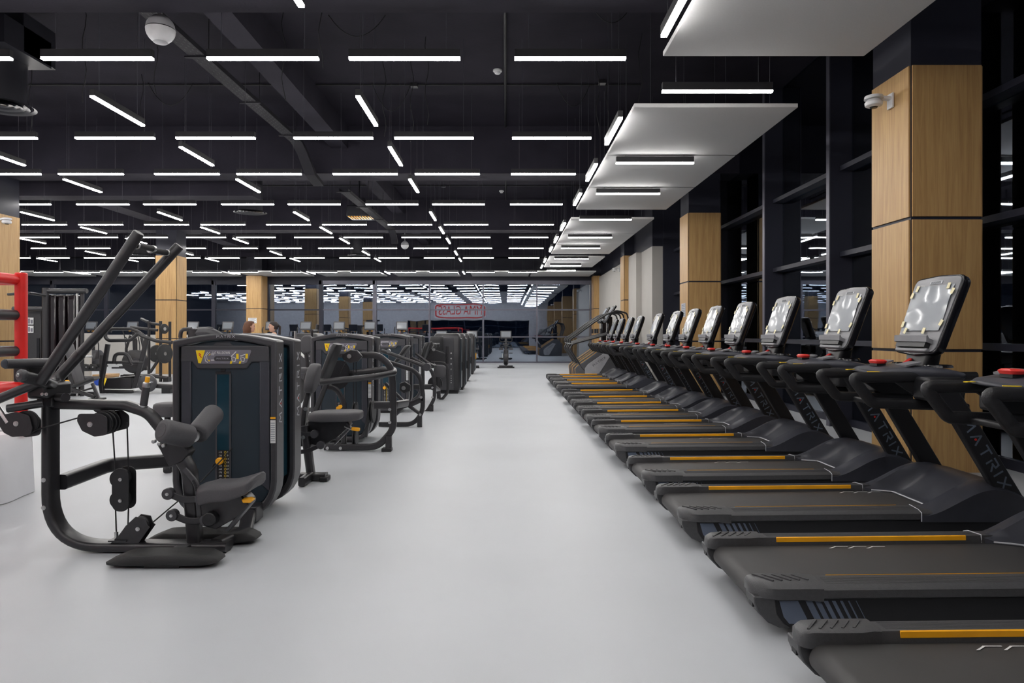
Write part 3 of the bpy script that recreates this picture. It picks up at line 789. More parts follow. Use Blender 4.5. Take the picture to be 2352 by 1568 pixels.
    sh = MB(); pts = [(.0, .060, .006), (.0, .062, .050), (.0, .100, .062), (.0, .106, .054), (.0, .090, .040), (.0, .085, .006)]
    sh.loft([[P3(u, b, c_) for _, b, c_ in pts] for u in (-.185, -.165, .165, .185)]); obj('tablet_shelf', sh, 'console', co, smooth=30)
    obj('shelf_recess', MB().cbox(P3(0, .045, .022), fx, up, nrm, .33, .032, .040), 'black', co)
    lo = MB().cbox(P3(0, .012, .016), fx, up, nrm, .35, .026, .034); obj('lower_lip', lo, 'console', co, bevel=.008)
    obj('console_neck', MB().loft([[V((1.74, a, 1.10)) + V((b, 0, 0)) for a, b in rrect(.20, .12, .03)], [V((1.76, a, 1.26)) + V((b, 0, 0)) for a, b in rrect(.30, .09, .03)]]), 'black', t)
    obj('back_cover', MB().prism([P3(u, v_, -.06) for u, v_ in ((-.12, .03), (.12, .03), (.15, .46), (-.15, .46))], -nrm*.035), 'gloss', co, bevel=.012)
    # belt marks
    bm_ = MB()
    zb = .1985
    for k in range(3):
        x = .10*k; bm_.prism([(x, .210, zb), (x + .012, .210, zb), (x + .052, .238, zb), (x + .040, .238, zb)], (0, 0, .0008)); bm_.prism([(x + .04, .238, zb), (x + .115, .238, zb), (x + .115, .244, zb), (x + .045, .244, zb)], (0, 0, .0008))
    obj('belt_mark', bm_, 'white', t, smooth=0)
    return t

TM = make_treadmill(); TT = tree(TM)
TY = [2.26, 3.43, 4.67, 5.84, 7.22, 8.46, 9.64, 10.76, 11.85, 13.24, 15.1, 16.27, 17.5, 18.5]
markx = [.6, .62, 1.28, .74, 1.0, .9, .5, 1.1, .7, .8, .6, 1.0, .9, .7]
for i, y in enumerate(TY):
    lab = ('black treadmill with orange rail strips by the windows, %s from the camera' % ordinal(i+1))
    r = dup(TM, (1.10, y, 0), lab, 'treadmills in a row along the windows', t=TT)
    for c in kids(r):
        if c.name.startswith('belt_mark'): c.location.x = markx[i]; c.location.z = .010*(markx[i] + .1) - .0
def rmtree(o):
    for c in kids(o): rmtree(c)
    bpy.data.objects.remove(o)
rmtree(TM)

# ================================================================== SELECTORISED TOWERS
def tower(t, x0, x1, y0, title, detail=True, depth=.60, H=1.30, arch=.05):
    """weight tower facing -Y, between x0 and x1, front at y0; parts go under t"""
    xm = (x0 + x1)/2; w_ = x1 - x0
    def outline(y, inset=0, cut=.20):
        a, b = x0 + inset, x1 - inset; z0 = .035 + inset
        top = []
        for k in range(13):
            s = k/12; top.append((b + (a - b)*s, y, H - inset + arch*math.sin(math.pi*s)))
        bot = []
        for k in range(7):
            an = math.radians(90*k/6); bot.append((a + cut*(1 - math.cos(an)), y, z0 + cut*1.25*(1 - math.sin(an))))
        bot2 = [(b - (p[0] - a), y, p[2]) for p in reversed(bot)]
        return [V(p) for p in top + bot + bot2]
    for k, (ya, yb) in enumerate(((y0, y0 + .17), (y0 + .42, y0 + .60))):
        mb = MB()
        o, i_ = outline(ya), outline(ya, .045, .17); o2, i2 = outline(yb), outline(yb, .045, .17); n = len(o)
        vs = o + i_ + o2 + i2; fs = []
        for q in range(n):
            l = (q + 1) % n
            fs += [(q, l, n + l, n + q), (2*n + q, 3*n + q, 3*n + l, 2*n + l), (q, 2*n + q, 2*n + l, l), (n + q, n + l, 3*n + l, 3*n + q)]
        mb.add(vs, fs)
        so = obj('shroud_frame', mb, 'frame2', t, bevel=.012, smooth=30)
        for sx, xx in ((1, x1), (-1, x0)):
            lt_, dt_ = word_matrix((xx, (ya + yb)/2, .95), (0, 0, sx), (sx, 0, 0), .055, .50, .16)
            obj('lettering', lt_, 'letter2', so, smooth=0); obj('red_dot', dt_, 'red', so, smooth=0)
        cp = MB().loft([[V((a + xm, ya + .085 + b, H + arch*.0 - .003 + zz)) for a, b in rrect(w_ + .004 + g, .172 + g, .02)] for zz, g in ((0, -.03), (.004, 0), (.018, -.015))])
    # panels, front and rear
    for k, (y, s) in enumerate(((y0 + .028, 1), (y0 + depth - .028, -1))):
        mb = MB(); mb.prism(outline(y, .05, .165), (0, s*.03, 0)); po = obj('front_panel' if k == 0 else 'rear_panel', mb, 'panel', t, bevel=.006)
        for a, b in ((x0 + .055, x0 + .13), (x1 - .13, x1 - .055)):
            mb = MB().prism([(a, y - s*.012, .27), (b, y - s*.012, .20), (b, y - s*.012, 1.16), (a, y - s*.012, 1.16)], (0, s*.02, 0))
            obj('panel_flank', mb, 'hood', po, bevel=.008)
    obj('stack_core', MB().box((x0 + .06, y0 + .16, .25), (x1 - .06, y0 + .43, H - .06)), 'teal', t)
    obj('base_beam', MB().box((x0 + .22, y0 + .05, 0), (x1 - .22, y0 + .55, .06)), 'frame', t, bevel=.01)
    # header with placard
    yh = y0 + .012
    hd = MB().prism([(x0 + .058, yh, H - .035), (x0 + .055, yh, H - .155), (x0 + .14, yh, H - .155), (x0 + .175, yh, H - .205), (x1 - .225, yh, H - .205), (x1 - .185, yh, H - .155), (x1 - .055, yh, H - .155), (x1 - .058, yh, H - .035)], (0, .03, 0))
    ho = obj('header', hd, 'panel2', t, bevel=.010, seg=3)
    obj('top_clip', MB().prism([(xm - .09, yh + .01, H - .035), (xm - .07, yh + .01, H - .015), (xm + .03, yh + .01, H - .015), (xm + .05, yh + .01, H - .035)], (0, .05, 0)), 'panel2', ho)
    yp = yh - .0005
    zt, zb = H - .067, H - .168
    xa, xb = x0 + .165, x1 - .185
    F = lambda u, v_: (xa + (xb - xa)*u, yp, zb + (zt - zb)*v_)
    pl = obj('placard', MB().prism([F(0, .95), F(.06, .05), F(.10, 0), F(.86, 0), F(.92, .1), F(1, .9), F(.98, 1), F(.02, 1)], (0, -.003, 0)), 'plate', ho, bevel=.001)
    yp -= .0035
    obj('yellow_badge', MB().prism([F(0.01, .96), F(.055, .05), F(.10, .03), F(.175, .96)], (0, -.001, 0)), 'yellow', pl, smooth=0)
    obj('title', text_mb(title, F(.46, .78), (1, 0, 0), (0, -1, 0), .028, 0, width=(xb - xa)*.31), 'white', pl, smooth=0)
    if detail:
        bd = MB(); c = F(.49, .38); bd.loft([[V((c[0] + a, yp, c[2] + b)) for a, b in rrect(.125, .036, .017)], [V((c[0] + a, yp - .003, c[2] + b)) for a, b in rrect(.12, .031, .015)]])
        obj('badge', bd, 'frame2', pl)
        lt_, dt_ = word_matrix((c[0], yp - .0032, c[2]), (1, 0, 0), (0, -1, 0), .010, .085, .14, .0005); obj('badge_lettering', lt_, 'letter2', pl, smooth=0)
        dg = MB()
        def ln(mb, pts, th):
            for a, b in zip(pts, pts[1:]):
                a, b = V(F(*a)), V(F(*b)); d = (b - a); mb.cbox((a + b)/2, d, V((0, 1, 0)), d.cross(V((0, 1, 0))), d.length, .0008, th)
        ln(dg, [(.22, .85), (.17, .55), (.18, .2), (.22, .1)], .004); ln(dg, [(.26, .85), (.2, .6), (.21, .35), (.25, .15)], .003)
        ln(dg, [(.64, .52), (.73, .88)], .005); ln(dg, [(.65, .45), (.66, .2), (.71, .15), (.72, .4), (.66, .5)], .004)
        ln(dg, [(.80, .55), (.91, .70)], .005); ln(dg, [(.81, .45), (.82, .2), (.87, .15), (.88, .4), (.82, .5)], .004)
        ln(dg, [(.28, .72), (.33, .72)], .003); ln(dg, [(.28, .64), (.34, .64)], .003); ln(dg, [(.28, .32), (.35, .32)], .003); ln(dg, [(.28, .24), (.34, .24)], .003)
        obj('white_diagram', dg, 'white', pl, smooth=0)
        dy = MB(); ln(dy, [(.24, .60), (.27, .70)], .004); ln(dy, [(.23, .25), (.26, .22)], .009); ln(dy, [(.75, .72), (.755, .35)], .017); ln(dy, [(.92, .72), (.915, .38)], .017)
        dy.prism([F(.615, .0), F(.63, .2), F(.665, .2), F(.65, .0)], (0, -.0008, 0)); dy.prism([F(.775, .0), F(.79, .2), F(.825, .2), F(.81, .0)], (0, -.0008, 0))
        obj('yellow_diagram', dy, 'yellow', pl, smooth=0)
        rf = MB(); c = F(.09, .55)
        rf.cbox((c[0], yp - .0015, c[2]), (1, 0, .8), (0, 1, 0), (-.8, 0, 1), .006, .001, .03); rf.cbox((c[0] - .002, yp - .0015, c[2] + .015), (1, 0, -.8), (0, 1, 0), (.8, 0, 1), .022, .001, .005)
        obj('red_figure', rf, 'red', pl, smooth=0)
    # centre slot with plates
    sx0, sx1 = xm - .062, xm + .028
    ys = y0 + .026
    slot = MB().box((sx0 - .012, ys - .004, .12), (sx0, ys + .004, 1.06)).box((sx1, ys - .006, .12), (sx1 + .012, ys + .004, 1.06)); obj('slot_edges', slot, 'panel2', t, smooth=0)
    obj('slot_window', MB().box((sx0, ys - .0015, .505), (sx1, ys, 1.055)), 'teal', t, smooth=0)
    obj('slot_head', MB().box((sx0 - .01, ys - .004, 1.055), (sx1 + .01, ys, 1.075)).box((xm - .035, ys - .004, 1.07), (xm - .002, ys, 1.10)), 'black', t, smooth=0)
    ps = MB(); ps.box((sx0, ys - .002, .12), (sx1, ys + .001, .505)); so = obj('weight_plates', ps, 'black', t, smooth=0)
    if detail:
        nb = MB(); lbs = [10*(k + 1) for k in range(15)]; kg = [5, 9, 14, 18, 23, 27, 32, 36, 41, 45, 50, 54, 59, 64, 68]
        yn = MB()
        for k in range(15):
            z = .502 - .0245*(k + .5)
            a = text_mb('-%d' % lbs[k], (sx0 + .024, ys - .0035, z), (1, 0, 0), (0, -1, 0), .018, 0); nb.add(a.v, a.f)
            a = text_mb('%d' % kg[k], (sx1 - .012, ys - .0035, z), (1, 0, 0), (0, -1, 0), .018, 0); nb.add(a.v, a.f)
            rr = [V((xm - .002 + .008*math.cos(q*math.pi/6), ys - .0035, z + .009*math.sin(q*math.pi/6))) for q in range(12)]
            r2 = [V((xm - .002 + .0055*math.cos(q*math.pi/6), ys - .0035, z + .0065*math.sin(q*math.pi/6))) for q in range(12)]
            yn.add(rr + r2, [(q, (q+1) % 12, 12 + (q+1) % 12, 12 + q) for q in range(12)])
        obj('plate_numbers', nb, 'white', so, smooth=0); obj('yellow_rings', yn, 'yellow', so, smooth=0)
    pin = MB().lathe((sx0 + .028, ys - .002, .43), (0, -1, 0), [(0, .012), (.01, .012), (.012, .026), (.035, .026), (.04, .02)], 20); po = obj('selector_pin', pin, 'orange', t, label='orange selector knob')
    obj('pin_tail', MB().tube([(sx0 + .02, ys - .02, .425), (sx0 - .01, ys - .03, .41), (sx0 - .02, ys - .035, .39)], .006, 8), 'black', t)
    wl_ = MB().box((x1 - .043, y0 - .004, .56), (x1 - .006, y0 - .0015, .725)); wo = obj('warning_label', wl_, 'white', t, smooth=0)
    obj('orange_heading', MB().box((x1 - .043, y0 - .0055, .735), (x1 - .006, y0 - .0015, .748)), 'orange', wo, smooth=0)
    tl = MB()
    for k in range(9): tl.box((x1 - .040, y0 - .0052, .575 + k*.016), (x1 - .010, y0 - .0045, .579 + k*.016))
    obj('fine_print', tl, 'letter', wo, smooth=0)
    lt_, dt_ = word_matrix((xm + .01, y0 - .0005, H + arch - .020), (1, 0, 0), (0, -1, 0), .016, .13, .16, .001); obj('top_lettering', lt_, 'letter2', t, smooth=0)

def bolt(t, p, n, r=.014, m='silver'):
    obj('bolt', MB().lathe(p, n, [(0, r), (.004, r), (.0045, r*.6), (.010, r*.6)], 14), m, t)

# ------------------------------------------------------------------ lat pulldown
XL, XR, YT = -2.415, -1.66, 4.93
t = thing('lat_pulldown_machine', 'nearest weight machine with two long angled arms, reading LAT PULLDOWN', 'gym machine', (-2.1, 4.6, 0))
tower(t, XL, XR, YT, 'LAT PULLDOWN')
Yc = 4.24
fl = rrect(.055, .125, .022, 4)     # u in plane of the path, v along Y
post = fillet([(-2.83, Yc, .93), (-2.83, Yc, .035), (-1.72, Yc, .035)], [0, .33, 0], 12)
obj('main_frame', MB().sweep(post, fl, (0, 1, 0)), 'frame', t, smooth=40)
boom = fillet([(-2.84, Yc, .915), (-2.36, Yc, .905), (-2.22, Yc, .86), (-2.06, Yc, .66)], [0, .1, .16, 0], 8)
obj('boom', MB().sweep(boom, rrect(.062, .085, .026, 4), (0, 1, 0)), 'frame', t, smooth=40)
sp = fillet([(-2.10, Yc, .72), (-1.965, Yc, .50), (-1.93, Yc, .03)], [0, .18, 0], 10)
obj('seat_post', MB().sweep(sp, rrect(.085, .085, .025, 4), (0, 1, 0)), 'frame', t, smooth=40)
mid = fillet([(-2.80, Yc + .06, .415), (-2.79, 4.80, .43), (-2.40, 4.98, .43)], [0, .12, 0], 6)
obj('link_beam', MB().sweep(mid, rrect(.07, .095, .02), (0, 0, 1)), 'frame', t, smooth=40)
obj('floor_beam', MB().sweep([(-1.80, Yc, .04), (-1.72, 4.50, .045), (-1.86, 4.96, .10)], rrect(.09, .07, .02), (0, 0, 1)), 'frame', t, smooth=40)
br = obj('base_bracket', MB().box((-1.85, 4.80, .02), (-1.76, 4.95, .13)), 'frame', t, bevel=.008)
bolt(t, (-1.78, 4.80, .095), (0, -1, 0)); bolt(t, (-1.78, 4.80, .05), (0, -1, 0))
for z in (.36, .455-.0, .42): pass
bolt(t, (-2.858, Yc, .46), (-1, 0, 0)); bolt(t, (-2.858, Yc, .28), (-1, 0, 0)); bolt(t, (-2.83, Yc - .064, .455), (0, -1, 0)); bolt(t, (-2.83, Yc - .064, .285), (0, -1, 0))
# foot plates
for (ya, yb, xa, xb, nm) in ((3.90, 4.075, -2.31, -1.66, 0), (4.33, 4.51, -2.30, -1.60, 1)):
    xm_, ym_, L_, W_ = (xa + xb)/2, (ya + yb)/2, xb - xa, yb - ya
    rr_ = lambda z, l, r, w: [V((xm_ + (l - r)/2 + a*(L_ - l - r), ym_ + b*(W_ - w), z)) for a, b in [(p/1.0, q) for p, q in rrect(1, 1, .22, 6)]]
    fo = obj('foot_plate', MB().loft([rr_(.014, .06, .10, .05), rr_(.020, .0, .04, .012), rr_(.034, .0, .0, 0), rr_(.050, .035, .008, .002), rr_(.074, .095, .055, .006), rr_(.078, .105, .07, .016)]), 'rubber', t, smooth=50)
    obj('plate_leg', MB().box(((xa+xb)/2 - .1, ya + .03, 0), ((xa+xb)/2 + .1, yb - .03, .02)), 'frame', t)
obj('cross_tube', MB().box((-2.02, 3.98, .018), (-1.93, 4.42, .058)), 'frame', t, bevel=.008)
# seat
st = MB(); rings = []
for k in range(15):
    s = k/14; x = -1.895 + .365*s
    z = .445 + .030*math.sin(math.pi*s*.5)*0 + (.055*max(0, s - .55)**1.2*2.2) - .018*math.exp(-((s - .05)/.12)**2)
    hw = .105 + .055*s; th = .125*(1 - .35*s) * (0.55 if k in (0, 14) else 1) ; hw *= (.82 if k in (0, 14) else 1)
    rings.append([V((x, Yc + a*hw*2, z - th*.5 + b*th - .035*(abs(a)*2)**2*(.6))) for a, b in rrect(1, 1, .22, 5)])
st.loft(rings); so = obj('seat', st, 'pad', t, smooth=60, sub=1)
obj('seat_bracket', MB().prism([(-1.87, Yc - .055, .385), (-1.63, Yc - .055, .36), (-1.58, Yc - .055, .30), (-1.66, Yc - .055, .22), (-1.78, Yc - .055, .15), (-1.86, Yc - .055, .17), (-1.90, Yc - .055, .28)], (0, .11, 0)), 'frame', t, bevel=.006)
obj('seat_strut', MB().sweep(fillet([(-1.62, Yc, .365), (-1.575, Yc, .315), (-1.72, Yc, .14)], [0, .02, 0], 4), rrect(.02, .10, .008), (0, 1, 0)), 'frame2', t)
obj('adjuster_lever', MB().prism([(-1.61, Yc - .10, .345), (-1.56, Yc - .10, .352), (-1.535, Yc - .10, .34), (-1.555, Yc - .10, .322), (-1.60, Yc - .10, .322)], (0, .05, 0)), 'orange', t, bevel=.006, label='orange adjuster lever')
for (p, q) in (((-2.06, .375), (-1.86, .345)), ((-2.035, .245), (-1.83, .215))):
    a, b = V((p[0], Yc - .075, p[1])), V((q[0], Yc - .075, q[1])); m_ = (a + b)/2 - V((0, 0, .028))
    lk = obj('link_arm', MB().sweep(fillet([a, m_, b], [0, .25, 0], 8), rrect(.042, .014, .005), (0, 1, 0)), 'frame', t)
    for c in (a, b):
        obj('pivot_cap', MB().lathe(c + V((0, .02, 0)), (0, -1, 0), [(0, .034), (.035, .036), (.042, .033)], 24), 'frame2', lk); bolt(lk, c + V((0, -.021, 0)), (0, -1, 0), .010)
dial = obj('angle_dial', MB().lathe((-1.80, Yc - .06, .225), (0, -1, 0), [(0, .042), (.05, .042), (.055, .036)], 24), 'black', t)
sl = MB(); arc = fillet([(-1.975, Yc - .05, .52), (-1.90, Yc - .05, .43), (-1.88, Yc - .05, .20)], [0, .12, 0], 10)
sl.sweep(arc, rrect(.032, .02, .006), (0, 1, 0)); slo = obj('index_plate', sl, 'frame2', t)
for k in (3, 5, 7, 9, 11):
    if k < len(arc): obj('index_hole', MB().cyl(arc[k] + V((0, -.011, 0)), arc[k] + V((0, -.0125, 0)), .008, n=12), 'wire', slo)
# knee rollers
def roller(p0, p1, r, name='knee_roller'):
    p0, p1 = V(p0), V(p1); L_ = (p1 - p0).length
    ro = obj(name, MB().lathe(p0, p1 - p0, [(0, r*.80), (.006, r*.93), (.02, r), (L_ - .02, r), (L_ - .006, r*.93), (L_, r*.80)], 32), 'pad', t, smooth=50)
    d = (p1 - p0).normalized()
    obj('end_disc', MB().cyl(p0 - d*.002, p0 + d*.002, r*.6, n=28), 'pad', ro); obj('end_disc', MB().cyl(p1 - d*.002, p1 + d*.002, r*.6, n=28), 'black', ro)
roller((-2.022, 4.00, .785), (-1.925, 4.16, .722), .070)
roller((-1.942, 4.28, .717), (-1.932, 4.52, .828), .068)
obj('roller_shaft', MB().tube([(-1.95, 4.12, .738), (-1.932, 4.21, .712), (-1.942, 4.30, .725)], .020, 14, up=(0, 0, 1)), 'frame', t)
obj('shaft_collar', MB().cyl((-1.930, 4.215, .712), (-1.938, 4.245, .715), .032, n=24), 'silver', t)
obj('roller_bracket', MB().prism([(-2.13, Yc - .05, .75), (-2.03, Yc - .05, .73), (-1.95, Yc - .05, .62), (-1.99, Yc - .05, .565), (-2.07, Yc - .05, .53), (-2.14, Yc - .05, .66)], (0, .10, 0)), 'frame', t, bevel=.006)
obj('arm_to_rollers', MB().sweep([(-2.03, Yc, .62), (-1.95, Yc, .70)], rrect(.05, .06, .015), (0, 1, 0)), 'frame', t)
for p in ((-2.09, .80), (-2.16, .69), (-2.125, .675), (-2.04-.06, .625+.04)):
    obj('pivot_knob', MB().lathe((p[0], Yc - .045, p[1]), (0, -1, 0), [(0, .012), (.02, .012), (.024, .008)], 16), 'silver' if p[1] < .7 else 'frame2', t)
obj('warning_triangle', MB().prism([(-2.125, Yc - .0445, .735), (-2.10, Yc - .0445, .725), (-2.118, Yc - .0445, .762)], (0, -.001, 0)), 'yellow', t, smooth=0)
# adjuster grip with orange tip
g0, g1 = V((-2.255, Yc - .01, .86)), V((-2.225, Yc - .01, 1.06))
d_ = (g1 - g0).normalized()
go = obj('upright_grip', MB().lathe(g0, d_, [(0, .015), (.035, .015), (.036, .022), (.16, .022)], 20), 'frame2', t)
obj('grip_collar', MB().lathe(g0 + d_*.16, d_, [(0, .023), (.024, .023), (.030, .021), (.032, .014)], 20), 'silver', go)
obj('grip_collar', MB().lathe(g0 + d_*.034, d_, [(0, .022), (.008, .027), (.012, .027)], 20), 'silver', go)
obj('grip_tip', MB().cyl(g0 + d_*.190, g0 + d_*.225, .014, n=12), 'orange', go)
# pivot head and lifting arms
obj('pivot_housing', MB().box((-2.90, Yc - .12, .955), (-2.77, Yc + .12, 1.05)), 'frame', t, bevel=.02, seg=3)
bolt(t, (-2.80, Yc - .12, .985), (0, -1, 0), .010); bolt(t, (-2.775, Yc - .12, .985), (0, -1, 0), .010)
obj('pivot_neck', MB().box((-2.88, Yc - .06, .90), (-2.78, Yc + .06, .97)), 'frame', t, bevel=.01)
a0, a1 = V((-2.745, 4.02, 1.085)), V((-2.125, 3.95, 1.935))
b0, b1 = V((-2.855, 4.40, 1.10)), V((-2.155, 4.50, 1.93))
xt = fillet([(-2.80, 3.94, 1.105), (-2.75, 4.06, 1.065), (-2.82, 4.25, 1.025), (-2.89, 4.37, 1.045), b0 + (b1-b0)*.12], [0, .08, .12, .10, 0], 6)
obj('pivot_tube', MB().tube(xt, .035, 18, up=(0, 0, 1)), 'frame', t, smooth=50)
obj('pivot_end', MB().lathe((-2.785, 3.945, 1.108), (-.35, -.9, .1), [(0, .033), (.02, .036), (.03, .032), (.034, .02)], 24), 'frame2', t)
bolt(t, V((-2.797, 3.913, 1.112)), (-.35, -.9, .1), .012)
for (p, q) in ((a0 + V((.0, 0, -.02)), a1), (b0 + (b1-b0)*.10, b1)):
    d = (q - p); L_ = d.length
    ao = obj('lifting_arm', MB().lathe(p, d, [(0, .032), (L_ - .006, .032), (L_, .027)], 28), 'frame', t, smooth=50)
obj('arm_collar', MB().lathe(b0 + (b1-b0)*.11, (b1-b0), [(0, .036), (.04, .036)], 28), 'frame', t)
for (q, e) in ((a1 - (a1-a0).normalized()*.085, V((.025, .20, .0))), (b1 - (b1-b0).normalized()*.07, V((-.04, -.19, .0)))):
    ho = obj('handle_grip', MB().lathe(q + e*.2, e, [(0, .018), (.02, .018), (.15, .018), (.155, .018)], 18), 'rubber', t)
    obj('handle_ring', MB().lathe(q + e*.22, e, [(0, .020), (.006, .022), (.012, .020)], 18), 'silver', ho)
    obj('handle_cap', MB().lathe(q + e*.2 + e.normalized()*.150, e, [(0, .020), (.02, .021), (.025, .017)], 18), 'silver', ho)
# counterweight tubes and lever
cw = obj('counterweight_tube', MB().cyl((-2.90, 3.95, 1.175), (-2.80, 4.19, 1.17), .029, n=24), 'frame2', t)
obj('end_disc', MB().lathe((-2.90, 3.95, 1.175), (-.2, -1, 0), [(0, .025), (.006, .025), (.008, .02)], 24), 'panel', cw)
obj('counterweight_plate', MB().box((-2.95, 4.08, 1.06), (-2.86, 4.22, 1.16)), 'frame', t, bevel=.01)
obj('lever_tube', MB().cyl((-2.80, 4.10, 1.06), (-3.20, 4.05, .885), .028, n=20), 'frame', t)
s0 = obj('side_tube', MB().cyl((-2.96, 4.05, .905), (-2.80, 4.13, .93), .025, n=20), 'frame', t)
obj('end_disc', MB().lathe((-2.96, 4.05, .905), (-.9, -.45, -.1), [(0, .021), (.004, .021)], 20), 'panel', s0)
obj('side_tube', MB().cyl((-2.80, Yc, .955), (-2.66, 4.12, .965), .026, n=20), 'frame', t)
obj('cable_clevis', MB().tube([(-3.05, 4.08, .93), (-3.01, 4.07, .88), (-2.97, 4.07, .82)], .014, 8, up=(0, 1, 0)), 'silver', t)
# pulley plates
def pulley_plate(pts, y, th, name='pulley_guard'):
    return obj(name, MB().prism(fillet([(a, y, b) for a, b in pts], .03, 4, closed=True), (0, th, 0)), 'frame', t, bevel=.002)
pulley_plate([(-3.05, .855), (-2.92, .885), (-2.84, .865), (-2.82, .79), (-2.83, .745), (-2.94, .735), (-2.99, .76)], 4.06, .006)
obj('pulley_wheel', MB().lathe((-2.87, 4.075, .82), (0, 1, 0), [(0, .070), (.006, .070), (.012, .060), (.018, .070), (.024, .070)], 32), 'black', t)
pulley_plate([(-3.0, .84), (-2.86, .885), (-2.80, .84), (-2.80, .74), (-2.90, .725)], 4.105, .006)
bolt(t, (-2.915, 4.06, .815), (0, -1, 0), .016)
pulley_plate([(-2.60, .865), (-2.46, .865), (-2.42, .84), (-2.42, .735), (-2.50, .725), (-2.575, .76), (-2.605, .82)], Yc - .10, .006)
for yy in (Yc - .085, Yc - .045, Yc - .005): obj('pulley_wheel', MB().lathe((-2.475, yy, .80), (0, 1, 0), [(0, .072), (.006, .072), (.012, .062), (.018, .072), (.024, .072)], 32), 'black', t)
pulley_plate([(-2.56, .865), (-2.40, .87), (-2.36, .84), (-2.36, .76), (-2.44, .74), (-2.54, .78)], Yc + .03, .006)
bolt(t, (-2.525, Yc - .10, .80), (0, -1, 0), .016)
pulley_plate([(-2.72, .89), (-2.60, .87), (-2.56, .83), (-2.60, .80), (-2.72, .84)], Yc + .25, .008)
# cables
def cable(pts, r=.0045): obj('cable', MB().tube([V(p) for p in pts], r, 8), 'wire', t)
cable([(-2.83, 4.09, .77), (-2.58, 4.15, .845)])
cable([(-2.418, 4.19, .80), (-2.405, 4.20, .50)]); cable([(-2.345, 4.22, .80), (-2.335, 4.22, .50)])
cable([(-2.405, 4.20, .30), (-2.405, 4.21, .12)]); cable([(-2.335, 4.22, .30), (-2.35, 4.24, .16)])
cable([(-2.20, 4.24, .175), (-2.06, 4.60, .35), (-1.98, 4.93, .52)])
# floating pulley block
for yy in (Yc - .05, Yc + .03):
    obj('pulley_block_plate', MB().loft([[V((-2.37 + a, yy, .39 + b)) for a, b in rrect(.105, .265, .045, 5)], [V((-2.37 + a, yy + .008, .39 + b)) for a, b in rrect(.105, .265, .045, 5)]]), 'black', t, bevel=.003)
for z in (.455, .325): obj('pulley_wheel', MB().lathe((-2.39, Yc - .035, z), (0, 1, 0), [(0, .055), (.01, .055), (.02, .045), (.03, .055), (.05, .055)], 28), 'black', t); bolt(t, (-2.37, Yc - .05, z), (0, -1, 0), .011)
# lower pulley bracket
for yy in (Yc - .045, Yc + .02):
    obj('pulley_bracket', MB().prism([(-2.44, yy, .055), (-2.38, yy, .115), (-2.34, yy, .17), (-2.28, yy, .225), (-2.22, yy, .215), (-2.205, yy, .17), (-2.19, yy, .16), (-2.26, yy, .06)], (0, .007, 0)), 'frame', t, bevel=.003)
obj('pulley_wheel', MB().lathe((-2.27, Yc - .03, .16), (0, 1, 0), [(0, .055), (.01, .055), (.02, .045), (.03, .055), (.045, .055)], 28), 'black', t)
bolt(t, (-2.265, Yc - .045, .15), (0, -1, 0), .013)
obj('cable_anchor', MB().cyl((-2.405, 4.21, .05), (-2.405, 4.21, .13), .011, n=12), 'silver', t)
obj('anchor_plate', MB().box((-2.44, Yc - .06, .075), (-2.33, Yc + .05, .083)), 'frame', t)

# ------------------------------------------------------------------ generic seat / pad pieces
def pad(t, c, ux, uy, uz, sx, sy, sz, name='pad', r=.3, m='pad'):
    c, ux, uy, uz = V(c), V(ux).normalized(), V(uy).normalized(), V(uz).normalized()
    rings = []
    for k, (s, g) in enumerate(((-.5, .80), (-.42, .96), (-.25, 1), (.25, 1), (.42, .96), (.5, .80))):
        rings.append([c + uz*sz*s + (ux*a*sx + uy*b*sy)*g for a, b in rrect(1, 1, r, 5)])
    return obj(name, MB().loft(rings), m, t, smooth=60)
def bar(t, pts, r, name='frame_tube', m='frame', f=.06, up=None):
    return obj(name, MB().tube(fillet([V(p) for p in pts], f, 5), r, 12, up=up), m, t, smooth=60)
def fbar(t, pts, w_, h_, name='frame_beam', m='frame', f=.1, up=(0, 1, 0)):
    return obj(name, MB().sweep(fillet([V(p) for p in pts], f, 7), rrect(w_, h_, min(w_, h_)*.3), up), m, t, smooth=40)

# station behind the first tower: padded seat on a post
t = thing('leg_extension_machine', 'weight machine with flat seat behind the lat pulldown tower, facing away', 'gym machine', (-1.8, 6.3, 0))
fbar(t, [at(690, 1093, 6.28), at(750, 1093, 6.28)], .06, .11, 'floor_foot', f=0)
obj('foot_end', MB().box((-1.70, 6.20, 0), (-1.63, 6.34, .045)), 'black', t, bevel=.01)
fbar(t, [(-1.80, 6.30, .03), (-1.86, 6.30, .50)], .07, .09, 'seat_post')
pad(t, (-1.59, 6.38, .585), (1, 0, .02), (0, 1, 0), (0, 0, 1), .48, .36, .085, 'seat', .3)
obj('seat_plate', MB().prism([(-1.84, 6.33, .54), (-1.47, 6.33, .54), (-1.45, 6.33, .50), (-1.58, 6.33, .38), (-1.72, 6.33, .30), (-1.84, 6.33, .33)], (0, .12, 0)), 'frame', t, bevel=.006)
obj('seat_strut', MB().sweep([(-1.48, 6.36, .52), (-1.45, 6.36, .475), (-1.60, 6.36, .32)], rrect(.015, .08, .005), (0, 1, 0)), 'frame2', t)
pad(t, (-1.83, 6.45, .93), (0, 1, .05), (.15, .2, 1), (1, .1, -.08), .24, .28, .09, 'back_pad', .4)
for (p, q) in (((-1.98, .47), (-1.76, .43)), ((-1.94, .26), (-1.70, .33))):
    a, b = V((p[0], 6.26, p[1])), V((q[0], 6.26, q[1]))
    lk = fbar(t, [a, (a+b)/2 - V((0, 0, .02)), b], .04, .015, 'link_arm')
    for c in (a, b): obj('pivot_cap', MB().lathe(c + V((0, .02, 0)), (0, -1, 0), [(0, .038), (.035, .038), (.042, .033)], 20), 'frame2', lk)
